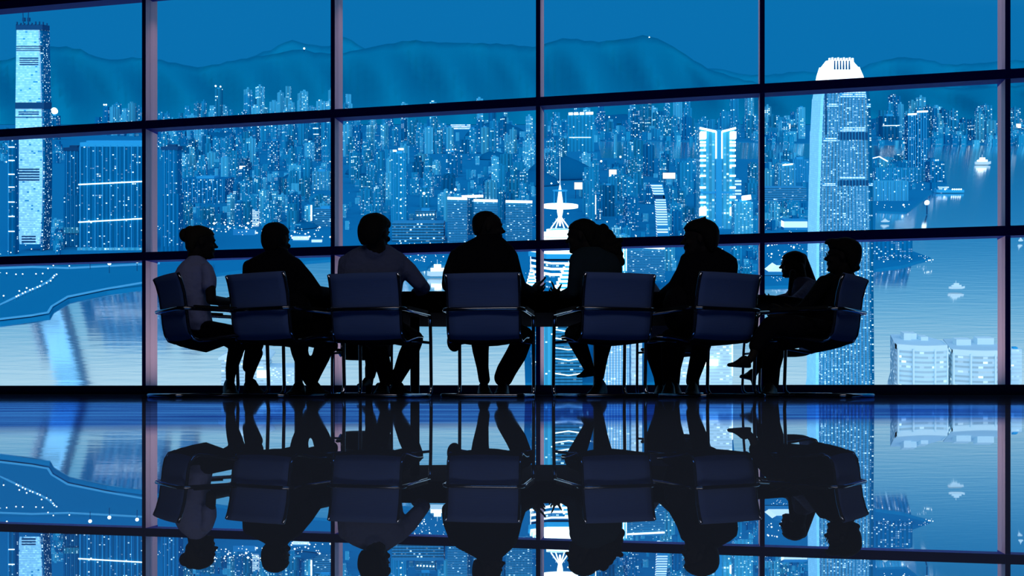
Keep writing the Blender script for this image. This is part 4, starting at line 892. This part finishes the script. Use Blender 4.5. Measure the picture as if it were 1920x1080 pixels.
for yy, h in ((477, 3.4), (487, 4.2), (497, 4.6)): octa(b, 1062, 66.8, yy, yy+h)
b.at(r, 'floor_light', M['neon'])
for lab, x, w_, yt, yb in (('stepped pyramid-topped building of bright floors left of the ponytailed woman', 1066, 50, 494, 560), ('small stepped bright crown building between bald man and fourth fin', 997, 26, 506, 560)):
    Y = 930.; r = root('office_tower', x, 640, Y, lab); b = BL(Y, 30, 4); c_ = BL(Y)
    for i in range(9):
        f = .28+.72*min(i/6., 1); y = yt+(yb-yt)*i/9; b.blk(x-w_*f/2, x+w_*f/2, y, y+3.6, w_*f*.8, -w_*f*.4); c_.blk(x-w_*f/2+.8, x+w_*f/2-.8, y+2, y+9, w_*f*.75, -w_*f*.36)
    b.at(r, 'floor_light', M['neon']); c_.at(r, 'wall', M['roofm']); BL(Y).rod(x, yt+1, x, yt-5, .6).at(r, 'mast', M['palewall'])
# tall tower on the right with the glowing crown
Y = 925.; r = root('skyscraper', 1578, 728, Y, 'tallest tower with glowing white clawed crown in the fifth window bay'); TAKEN.append((1508, 1646, 100, 728))
BL(Y, 5, 4).shaft([(166, 1544, 1549), (184, 1541, 1545), (186, 1540, 1545), (246, 1537, 1542.5), (248, 1536, 1542.5), (330, 1534.5, 1539.5), (334, 1534, 1539), (430, 1532, 1537), (728, 1530, 1536)], 54, 2).at(r, 'floodlight_glow_side', M['flood'])
BL(Y, 3.2, 3.4).shaft([(166, 1549, 1623), (184, 1547, 1625), (248, 1544, 1627), (340, 1541, 1628), (430, 1540, 1630), (728, 1539, 1632)], 50).at(r, 'front_facade', M['curtain'])
BL(Y, 4, 4).shaft([(166, 1623, 1630), (184, 1624, 1633), (248, 1627, 1635.5), (340, 1628, 1637.5), (430, 1630, 1638.5), (728, 1632, 1641)], 40, 4).at(r, 'recessed_corner', M['dark_dense'])
b = BL(Y); [b.shaft([(168, x, x+.7), (728, 1539+(x-1549)*1.257, 1539.8+(x-1549)*1.257)], 1.5, -1.5) for x in [1552+5.6*i for i in range(13)]]; b.at(r, 'mullion', M['roofm'])
b = BL(Y)
for y0, y1 in ((168, 183), (238, 247), (331, 336)): b.blk(1575, 1622, y0, y1, 2, -1.2)
for y0, y1, a, c_ in ((194, 201, 1550, 1570), (258, 266, 1544, 1568), (343, 349, 1542, 1566), (343, 349, 1629, 1636), (194, 202, 1625, 1632)): b.blk(a, c_, y0, y1, 2, -1.2)
b.at(r, 'lit_floor', M['litfloor'])
b = BL(Y); [b.blk(a, c_, y0, y1, 2, -.9) for y0, y1, a, c_ in ((248, 262, 1572, 1627), (338, 348, 1572, 1628), (166, 252, 1547, 1550))]; b.at(r, 'plant_floor', M['dkmetal'])
b = BL(Y); b.shaft([(124, 1550, 1613), (140, 1545, 1620), (166, 1540, 1628)], 40, 4); b.shaft([(110, 1561, 1601), (124, 1550, 1613)], 30, 8); b.at(r, 'crown', M['neon'])
b = BL(Y)
for i in range(9): x = 1557+i*5.4; b.shaft([(108-(i % 2), x-.9, x+.9), (132, x-1.6+(x-1578)*.06, x+1.6+(x-1578)*.06)], 6, 2)
b.at(r, 'crown_fin', M['neon'])
b = BL(Y); [b.shaft([(113, x-.6, x+.6), (130, x-1.3, x+1.3)], 3, 1.4) for x in (1566, 1571.5, 1577, 1582.5, 1588, 1593.5)]; b.at(r, 'crown_slot', M['dkmetal'])
# right side of the bay
for lab, a, c_, t, x in (('dark twin tower with lit roof on the peninsula, nearer the tall crowned tower', 1702, 1718, 216, 0), ('dark twin tower with lit roof on the peninsula, nearer the open water', 1719, 1739, 211, 1)):
    tower(lab, a, c_, t, 318, 'dark_dense', 'apartment_tower', neon=((a, t-1, c_, t-1.8, 2.6),), piers=4, cap=False, dp=14)
tower('dark harbour block on the peninsula tip', 1744, 1771, 303, 342, 'dark_dense', 'office_block', orbs=((1754, 301, 1.3), (1758, 300.6, 1.2)))
tower('long pale colonnaded building on the peninsula shore behind the tall crowned tower', 1638, 1703, 340, 376, 'pale_sparse', 'hall', piers=15, dp=20, cap=False)
tower('pale row of low blocks behind the colonnaded building', 1642, 1745, 315, 340, 'blue_dense', 'hall', piers=14, dp=16, cap=False, neon=((1636, 297, 1648, 294, 1.6), (1648, 294, 1664, 303, 1.6)))
tower('dark harbour-side block right of the tall crowned tower, under the middle rail', 1638, 1711, 438, 486, 'dark_dense', 'office_block', dp=16, cap=False, cell=4)
tower('dark wide block with faint light line on the far shore', 1655, 1686, 218, 262, 'dark_sparse', 'office_block', neon=((1655, 236, 1686, 235.6, 1),))
tower('pale tower with bright screens on the far shore left of the crowned tower', 1497, 1510, 201, 260, 'pale_dense', 'office_tower')
tower('round-shouldered pale apartment block in the fifth bay', 1458, 1492, 308, 352, 'pale_dense', 'apartment_slab', piers=7, neon=((1467, 310, 1486, 308, 2.4),), rows=[(306, 1466, 1486), (309, 1460, 1491), (353, 1458, 1492)])
tower('ribbed pale slab left of the tall crowned tower', 1486, 1516, 299, 342, 'blue_sparse', 'apartment_slab', piers=9)
tower('long low terminal roof in the fifth window bay', 1430, 1512, 352, 376, 'bandblk', 'hall', dp=40, cap=False)
# white glowing hall near the water, and quayside blocks
tower('glowing white pavilion at the waterside behind the long-haired woman', 1434, 1512, 490, 516, 'litfloor', 'pavilion', dp=30, cap=False, cell=40, cv=26, rows=[(484, 1500, 1513), (494, 1460, 1513), (516, 1433, 1513)])
tower('bright white hall roof under the middle rail beside the fifth fin', 1470, 1514, 412, 430, 'litfloor', 'hall', dp=20, cap=False, cell=40, cv=18)
tower('grid-fronted office block with bright roof edge above the sixth chair', 1168, 1246, 464, 522, 'bandblk', 'office_block', dp=30, neon=((1164, 462, 1246, 466, 3),), cap=False, cell=3, cv=3, Y=1400)
tower('tower with white vertical light columns right of the ponytail', 1162, 1176, 440, 510, 'pale_dense', 'office_tower', neon=((1164, 455, 1164, 508, 2), (1169, 455, 1169, 508, 2), (1174, 455, 1174, 508, 1.6)), Y=1350)
# nearest blocks, seen low behind the table legs
tower('blue glass block with bright chevron floors seen under the table', 1040, 1092, 575, 730, 'bandblk', 'office_block', Y=915, cap=False, cell=6, cv=6, neon=[s_ for y in (618, 634, 652, 672, 700) for s_ in ((1040, y, 1066, y+4, 2), (1066, y+4, 1092, y, 2))])
tower('plain blue glass tower seen under the table beside the fourth fin', 1016, 1038, 560, 730, 'pale_sparse', 'office_tower', Y=918, cap=False, cell=5)
tower('pale white tower with fluted front seen under the fifth chair', 1130, 1180, 570, 730, 'paleband', 'office_tower', Y=914, cap=False, cell=5, cv=5, piers=9)
tower('pale slim tower seen beside the far chair leg', 1184, 1204, 575, 730, 'paleband', 'office_tower', Y=912, cap=False, cell=5, cv=8)
tower('bright windowed block seen under the sixth chair', 1268, 1373, 600, 730, 'paleband', 'office_block', Y=913, cap=False, cell=6, cv=6, neon=((1318, 680, 1345, 680, 12), (1373, 640, 1373, 705, 1.4)))
# pale curved blocks at the lower right
def paleblock(label, x0, x1, yt, bulge, blocks, Y, side):
    r = root('apartment_block', (x0+x1)/2, 728, Y, label); b = BL(Y, 7, 9.5); k = b.k; n = 12
    pts = [((x0-CX)*k, Y+side*k)]+[((x0+(x1-x0)*i/n-CX)*k, Y-(bulge*math.sin(math.pi*i/n))*k+(side*(1-i/n)*.4)*k) for i in range(n+1)]+[((x1+8-CX)*k, Y+34*k), ((x1-14-CX)*k, Y+86*k), ((x0+20-CX)*k, Y+88*k)]
    b.prism(pts, CAMZ+(HOR-729)*k, CAMZ+(HOR-yt)*k, slope=SL, cu=b.cell*k, cv=b.cv*k, yo=Y); b.at(r, 'wall', M['paleband'])
    b = BL(Y); b.prism([(x, y-1.5*k) for x, y in pts[:-3]]+[(pts[-3][0], pts[-3][1]), (pts[-3][0]-3*k, pts[-3][1]+3*k)]+[(x, y+4*k) for x, y in pts[-4:0:-1]], CAMZ+(HOR-yt-9)*k, CAMZ+(HOR-yt+1.5)*k, slope=SL, yo=Y, cu=3*k, cv=3*k); b.at(r, 'parapet', M['palewall'])
    b = BL(Y)
    for f in (.0, .28, .72, 1.): x = x0+(x1-x0)*f; b.blk(x-1.4, x+1.4, yt+5, 729, 5, -bulge*math.sin(math.pi*f)-2)
    b.at(r, 'pier', M['palewall'])
    for a, c_, t, u, o_ in blocks: BL(Y).blk(a, c_, t, u, 16, o_).at(r, 'roof_block', M['palewall'])
    TAKEN.append((x0, x1, yt-20, 728))
paleblock('pale curved apartment block with rooftop huts, left one at the lower right', 1684, 1776, 648, 9, ((1712, 1726, 635, 650, 42), (1728, 1739, 637, 650, 48), (1743, 1757, 641, 653, 38)), 930, 16)
paleblock('pale curved apartment block with two white roof boxes by the fifth fin', 1788, 1892, 657, 9, ((1811, 1839, 646, 660, 38), (1854, 1886, 645, 660, 44)), 928, 10)
tower('narrow pale block at the lower right beyond the last fin', 1896, 1916, 655, 728, 'paleband', 'office_tower', Y=940, cell=5, cv=7)
# ferry pier seen behind the woman's legs
Y = 905.; r = root('pier_building', 470, 722, Y, 'pale gabled ferry pier building seen between the first chairs')
b = BL(Y, 6); b.blk(415, 500, 668, 724, 40); b.at(r, 'wall', M['paleband'])
b = BL(Y); k = b.k
b.rings([[Vector(((x-CX)*k, Y+yy*k, CAMZ+(HOR-z)*k+SL*yy*k)) for x, z in ((410, 670), (458, 645), (458, 649), (506, 670), (506, 674), (410, 674))] for yy in (-3, 44)]); b.at(r, 'roof', M['palewall'])
b = BL(Y); b.blk(500, 560, 690, 724, 30, 4); b.at(r, 'annex', M['paleband']); BL(Y).blk(482, 503, 694, 708, 3, -2).at(r, 'sign_panel', M['screen'])
# boats
def boat(label, x, y, L, h, lit=True):
    Y = GY(y); k = Y/F; r = root('ferry_boat' if L > 20 else 'small_boat', x, y, Y, label, 'boat'); b = BL(Y)
    rg = []
    for f, hw, up in ((-.5, .5, .1), (-.35, .9, 0), (0, 1, 0), (.3, .8, .04), (.5, .05, .25)):
        rg.append([Vector(((x-CX+L*f)*k, Y+s_*hw*L*.13*k, CAMZ+(HOR-y+z*h+up*h)*k)) for s_, z in ((-.6, -.15), (.6, -.15), (1, .45), (-1, .45))])
    b.rings(rg); b.at(r, 'hull', M['palewall'])
    b = BL(Y, 2.); b.blk(x-L*.34, x+L*.26, y-h*.95, y-h*.4, L*.16, -L*.08, 0); b.at(r, 'cabin', M['neon'] if lit else M['palewall'])
    b = BL(Y, 2.); b.blk(x-L*.2, x+L*.12, y-h*1.45, y-h*.95, L*.12, -L*.06, 0); b.at(r, 'upper_deck', M['screen'] if lit else M['palewall'])
    BL(Y).rod(x-L*.05, y-h*1.4, x-L*.05, y-h*2.1, .5).at(r, 'mast', M['palewall'])
    TAKEN.append((x-L, x+L, y-h*2, y+3))
boat('brightly lit ferry crossing the open water in the fifth bay', 1843, 308, 30, 8.5)
boat('pale ferry on the water above the curved apartment blocks', 1794, 541, 30, 7, False)
boat('small boat at the right picture edge under the middle rail', 1914, 452, 9, 4, False)
boat('large white ferry moored at the quay right of the pale-shirted man', 822, 516, 42, 14)
boat('small dark boat in the basin right of the tall crowned tower', 1660, 416, 16, 3.4, False)
Y = GY(360); r = root('pier', 1782, 360, Y, 'lit pier reaching into the harbour from the peninsula tip', 'pier')
BL(Y).blk(1756, 1808, 356, 361, 12).at(r, 'deck', M['roofm']); b = BL(Y, 3); b.blk(1762, 1780, 350, 356, 6, 2); b.at(r, 'shed', M['litfloor'])
for x in (1772, 1786, 1790, 1794, 1798, 1802): BL(Y).orb(x, 355, 1.5).at(r, 'lamp', M['neon'])
Y = GY(400); r = root('harbour_light', 1738, 400, Y, 'bright round harbour light standing in the water in the fifth bay', 'lamp')
BL(Y).rod(1738, 402, 1738, 384, 1.4).at(r, 'post', M['dkmetal']); BL(Y).orb(1738, 380, 4.6).at(r, 'lantern', M['neon'], True)
# signs and screens on roofs
for lab, a, c_, t, bb, g in (('bright white rooftop billboard beside the spire tower', 1077, 1094, 342, 355, 372), ('bright wide rooftop billboard left of the V-crowned tower', 1243, 1266, 324, 335, 352), ('square lit screen on a dark roof in the fourth bay', 1178, 1190, 325, 336, 350),
                           ('glowing uneven screen on a wall in the fourth bay', 1142, 1156, 318, 340, 356), ('small lit screen on far-shore buildings in fifth bay', 1464, 1482, 232, 252, 258), ('wide bright sign on the far shore right of the twin towers', 1746, 1757, 225, 232, 262),
                           ('bright sign seen beyond the last fin at the right edge', 1904, 1914, 232, 240, 262), ('bright screen on a tower in the second window bay', 449, 460, 311, 330, 345)):
    Y = GY(g); r = root('billboard', (a+c_)/2, g, Y, lab, 'sign'); BL(Y).blk(a, c_, t, bb, 1.5, -.8).at(r, 'panel', M['screen']); BL(Y).blk(a-1, c_+1, t-1, bb+1, 1.5, .9).at(r, 'frame', M['dkmetal'])
    b = BL(Y); b.blk(a+2, a+3, bb, g, 1.2); b.blk(c_-3, c_-2, bb, g, 1.2); b.at(r, 'post', M['dkmetal'])
# street lamps of the waterfront road
def lampmesh():
    b = MB(); b.tube([(0, 0, 0), (0, 0, 7)], .25, 6); b.cur = 1; b.ball((0, 0, 8), 1.45, 10, 7); return b
lm = lampmesh().build('street_lamp', [M['dkmetal'], M['neon']])
spots = [(123, 360), (138, 352), (170, 336), (190, 325), (225, 310), (245, 302), (280, 288), (300, 280), (350, 257), (380, 240), (398, 215), (407, 200), (425, 190), (270, 187), (320, 184), (170, 188), (120, 190), (400, 122), (520, 126), (360, 145), (27, 355), (50, 182), (145, 318), (200, 295), (312, 245)]
big = [(676, 125), (820, 155), (1028, 138)]
for i, (a, b_) in enumerate(spots+big):
    o = lm if i == 0 else lm.copy()
    if i: C.objects.link(o)
    o.location = GP(a/4, 470+b_/4+4, 0); s_ = .75 if i < len(spots) else 2.0; o.scale = (s_, s_, s_)
    if i < len(spots): tag(o, 'small white street lamp on the dark park shore below the middle rail, first bay', 'lamp', 'street lamps of the waterfront park')
    else: tag(o, 'large bright lamp on the park shore, %s from left of three below the middle rail' % ('first', 'second', 'third')[i-len(spots)], 'lamp', 'tall lamps of the waterfront park')
bright = [(980, 352, 5, 'brightest round floodlight in the third bay, near the fourth fin'), (854, 356, 3, 'small floodlight left of the white rooflines in the third bay'), (386, 260, 3.4, 'left floodlight under the upper rail in the second bay'), (440, 254, 3.4, 'middle floodlight under the upper rail in the second bay'), (461, 251, 3.2, 'right floodlight under the upper rail in the second bay'),
          (442, 290, 2.8, 'lone floodlight in the middle of the second bay'), (1163, 295, 2.6, 'round floodlight on a pale roof in the fourth bay'), (1127, 303, 2.6, 'upper end floodlight of the beam in fourth bay'), (1112, 315, 2.2, 'lower end floodlight of the beam in fourth bay'), (1217, 71, 1.6, 'tiny lit hut on the highest mountain top'), (571, 92, 2.4, 'cluster of lights on the left mountain ridge')]
for x, y, r_, lab in bright:
    Y = GY(max(y+6, 240)) if y > 150 else 16400; r = root('floodlight', x, y+5, Y, lab, 'lamp')
    BL(Y).orb(x, y, r_*.8, -3).at(r, 'lamp', M['neon'], True); BL(Y).rod(x, y+6, x, y, .6, off=-3).at(r, 'post', M['dkmetal'])

# --- the ordinary blocks
def blockmesh(b, w_, h, dp, form, cell):
    kw = dict(slope=SL, cu=cell, cv=cell)
    if form == 'slab': b.rect(-w_/2, w_/2, 0, dp, -3*cell, h, **kw); b.rect(-w_*.3, w_*.1, dp*.3, dp*.7, h, h+cell*.9, **kw)
    elif form == 'tower':
        b.rect(-w_/2, w_/2, dp*.28, dp*.72, -3*cell, h*.985, **kw); b.rect(-w_*.24, w_*.24, 0, dp, -3*cell, h, **kw); b.rect(-w_*.12, w_*.12, dp*.35, dp*.65, h, h+cell*1.1, **kw)
    else: b.rect(-w_/2, w_/2, 0, dp, -3*cell, h*.72, **kw); b.rect(-w_*.34, w_*.34, dp*.12, dp*.85, h*.72, h, **kw)
ORD = ['first', 'second', 'third', 'fourth', 'fifth', 'sixth', 'seventh', 'eighth', 'ninth', 'tenth', 'eleventh', 'twelfth', 'thirteenth', 'fourteenth', 'fifteenth', 'sixteenth', 'seventeenth', 'eighteenth', 'nineteenth', 'twentieth']
BAYS = [(-50, 279, 'first bay'), (279, 634, 'second bay'), (634, 1012, 'third bay'), (1012, 1427, 'fourth bay'), (1427, 1880, 'fifth bay'), (1880, 2000, 'last bay')]
ZONES = [  # x0, x1, base rows, heights, widths, how many, tones (pale, blue, dark), zone word
 (185, 264, (238, 250), (28, 56), (9, 15), 7, (3, 1, 0), 'mountain-foot'),
 (296, 460, (238, 250), (22, 50), (8, 13), 14, (2, 2, 0), 'mountain-foot'),
 (455, 668, (236, 252), (45, 78), (10, 17), 22, (3, 1, 0), 'mountain-foot'),
 (296, 625, (258, 335), (28, 56), (10, 19), 44, (1, 3, 2), 'mid-city'),
 (338, 625, (345, 432), (30, 55), (12, 24), 40, (1, 3, 1), 'waterfront'),
 (645, 1000, (240, 300), (30, 66), (9, 17), 32, (2, 3, 1), 'far-city'),
 (645, 1000, (305, 432), (28, 62), (12, 24), 40, (1, 3, 1), 'mid-city'),
 (1018, 1420, (238, 262), (28, 62), (10, 18), 30, (2, 3, 1), 'far-shore'),
 (1020, 1420, (300, 445), (26, 62), (12, 26), 50, (1, 3, 1), 'mid-city'),
 (1432, 1516, (238, 264), (22, 46), (9, 14), 10, (2, 2, 1), 'far-shore'),
 (1640, 1870, (240, 268), (34, 70), (10, 18), 24, (2, 3, 1), 'far-shore'),
 (1895, 1922, (244, 266), (30, 50), (9, 14), 3, (1, 2, 1), 'far-shore'),
 (1432, 1514, (305, 430), (20, 42), (12, 24), 16, (2, 3, 1), 'peninsula'),
 (1642, 1752, (312, 350), (14, 24), (12, 22), 6, (2, 2, 1), 'peninsula'),
 (985, 1425, (462, 532), (26, 52), (14, 26), 20, (2, 3, 1), 'waterfront'),
 (0, 112, (262, 300), (12, 30), (8, 14), 6, (0, 2, 1), 'far-city'),
 (100, 150, (430, 476), (14, 30), (10, 16), 4, (1, 2, 1), 'waterfront')]
def free(x, w_, yt, yb):
    for a, c_, t, bb in TAKEN:
        ov = min(x+w_/2, c_)-max(x-w_/2, a)
        if ov > 0 and bb-6 < yb: # would stand in front of a kept thing
            if yt < bb and yb > t and (ov > .25*w_ or yb > bb+2): return False
        if ov > .85*w_ and yb <= bb and yt >= t: return False
    return True
recs = []
for zx0, zx1, (b0, b1), (h0, h1), (w0, w1), cnt, tn, zw in ZONES:
    made = tries = 0; xs_ = []
    while made < cnt and tries < cnt*30:
        tries += 1
        yb = b0+(b1-b0)*((made+.5)/cnt if tries % 3 else R.random()); x = R.uniform(zx0, zx1); w_ = R.uniform(w0, w1); h = R.uniform(h0, h1)
        if any(abs(x-q) < (w_+qw)*.36 and abs(yb-qb) < 7 for q, qb, qw in xs_): continue
        if not free(x, w_, yb-h, yb): continue
        xs_.append((x, yb, w_)); made += 1
        tone = R.choice(['pale']*tn[0]+['blue']*tn[1]+['dark']*tn[2]); lit = R.choice(['dense', 'sparse', 'dense'])
        form = R.choice(['tower', 'tower', 'slab', 'step']) if h > w_*1.6 else R.choice(['slab', 'step', 'slab'])
        recs.append(dict(x=x, yb=yb, w=w_, h=h, tone=tone, lit=lit, form=form, zone=zw, bay=[n_ for a, c_, n_ in BAYS if a <= x < c_][0]))
FORM = {'tower': 'cross-plan tower', 'slab': 'plain slab block', 'step': 'stepped block'}
from collections import defaultdict
fam = defaultdict(list)
for q in recs: fam[(q['tone'], q['lit'], q['form'], q['zone'], q['bay'])].append(q)
for key, L_ in fam.items():
    L_.sort(key=lambda q: q['x'])
    for i, q in enumerate(L_):
        tone, lit, form, zone, bay = key
        tw = {'pale': 'pale', 'blue': 'mid-blue', 'dark': 'navy'}[tone]; lw = 'many' if lit == 'dense' else 'few'
        tail = ('%s such from left' % ORD[i]) if len(L_) > 1 else 'only such one'
        q['label'] = '%s %s, %s lit windows, %s in %s, %s' % (tw, FORM[form], lw, tail, zone.replace('-', ' '), bay.replace('bay', 'window bay'))
for q in recs:
    Y = GY(q['yb']); k = Y/F; b = MB(); blockmesh(b, q['w']*k, q['h']*k, q['w']*k*R.uniform(.6, 1.), q['form'], 3.2*k)
    o = b.build({'tower': 'tower_block', 'slab': 'apartment_slab', 'step': 'stepped_block'}[q['form']], M[q['tone']+'_'+q['lit']])
    o.location = GP(q['x'], q['yb']); o.rotation_euler = (0, 0, R.uniform(-.25, .25))
    tag(o, q['label'], 'building', 'city blocks beyond the windows')
# the smallest, uncountable rest of the city
for tone in ('pale', 'blue', 'dark'):
    pass
b = MB(); mats = [M[t+'_'+l] for t in ('pale', 'blue', 'dark') for l in ('sparse', 'dense')]; made = 0
for _ in range(9000):
    if made >= 1700: break
    z = R.choice(ZONES); x = R.uniform(z[0]-4, z[1]+4); yb = R.uniform(z[2][0]-2, z[2][1]+6); w_ = R.uniform(5, 11); h = R.uniform(7, 20)
    if not free(x, w_, yb-h, yb): continue
    made += 1; Y = GY(yb); k = Y/F; g = GP(x, yb); b.cur = R.choice([0, 1, 2, 3, 2, 3, 4, 5])
    b.rect(g.x-w_*k/2, g.x+w_*k/2, g.y, g.y+w_*k*.8, g.z-4*k, g.z+h*k, slope=SL, cu=2.6*k, cv=2.6*k, yo=g.y)
tag(b.build('distant_buildings', mats), 'small crowded low buildings filling the city between the towers', 'buildings', kind='stuff')
b = MB(); made = 0
for _ in range(9000):
    if made >= 650: break
    z = R.choice(ZONES); x = R.uniform(z[0]-4, z[1]+4); yb = R.uniform(z[2][0]-4, z[2][1]+8)
    if not free(x, 2, yb-3, yb): continue
    made += 1; g = GP(x, yb); k = g.y/F; s_ = .35+1.3*R.random()**4; c_ = g+Vector((0, -6*k, R.uniform(0, 16)*k))
    i = len(b.v); b.v += [tuple(c_+Vector(v)*s_*k) for v in ((1, 0, 0), (-1, 0, 0), (0, 1, 0), (0, -1, 0), (0, 0, 1.2), (0, 0, -1.2))]
    for f in ((0, 2, 4), (2, 1, 4), (1, 3, 4), (3, 0, 4), (2, 0, 5), (1, 2, 5), (3, 1, 5), (0, 3, 5)): b.face([i+q for q in f])
for x0, x1, y0, y1, cnt, sz in ((395, 505, 405, 446, 80, 2.8), (545, 625, 425, 452, 30, 2.4), (300, 350, 400, 470, 14, 1.6), (742, 835, 458, 495, 60, 1.7), (842, 1000, 346, 372, 30, 2.2), (1016, 1062, 330, 352, 14, 2.2),
                             (1172, 1246, 517, 532, 30, 2.4), (1432, 1514, 462, 488, 36, 2.), (1436, 1514, 522, 532, 20, 1.6), (1125, 1425, 246, 264, 60, 1.5), (1640, 1922, 256, 270, 60, 1.5), (900, 1000, 250, 262, 16, 1.4),
                             (1645, 1745, 484, 496, 26, 1.5), (1636, 1700, 384, 394, 8, 2.4), (0, 30, 470, 520, 10, 2.2), (20, 130, 436, 474, 24, 1.8), (1020, 1420, 400, 450, 40, 1.8)):
    for _ in range(cnt):
        x, yb = R.uniform(x0, x1), R.uniform(y0, y1); g = GP(x, yb); k = g.y/F; s_ = sz*(.35+.75*R.random()**3); c_ = g+Vector((0, -12*k, (2+s_)*k)); i = len(b.v)
        b.v += [tuple(c_+Vector(v)*s_*k) for v in ((1, 0, 0), (-1, 0, 0), (0, 1, 0), (0, -1, 0), (0, 0, .9), (0, 0, -.9))]
        for f in ((0, 2, 4), (2, 1, 4), (1, 3, 4), (3, 0, 4), (2, 0, 5), (1, 2, 5), (3, 1, 5), (0, 3, 5)): b.face([i+q for q in f])
tag(b.build('city_lights', M['neon']), 'countless tiny white street lights scattered through the city', 'lights', kind='stuff')
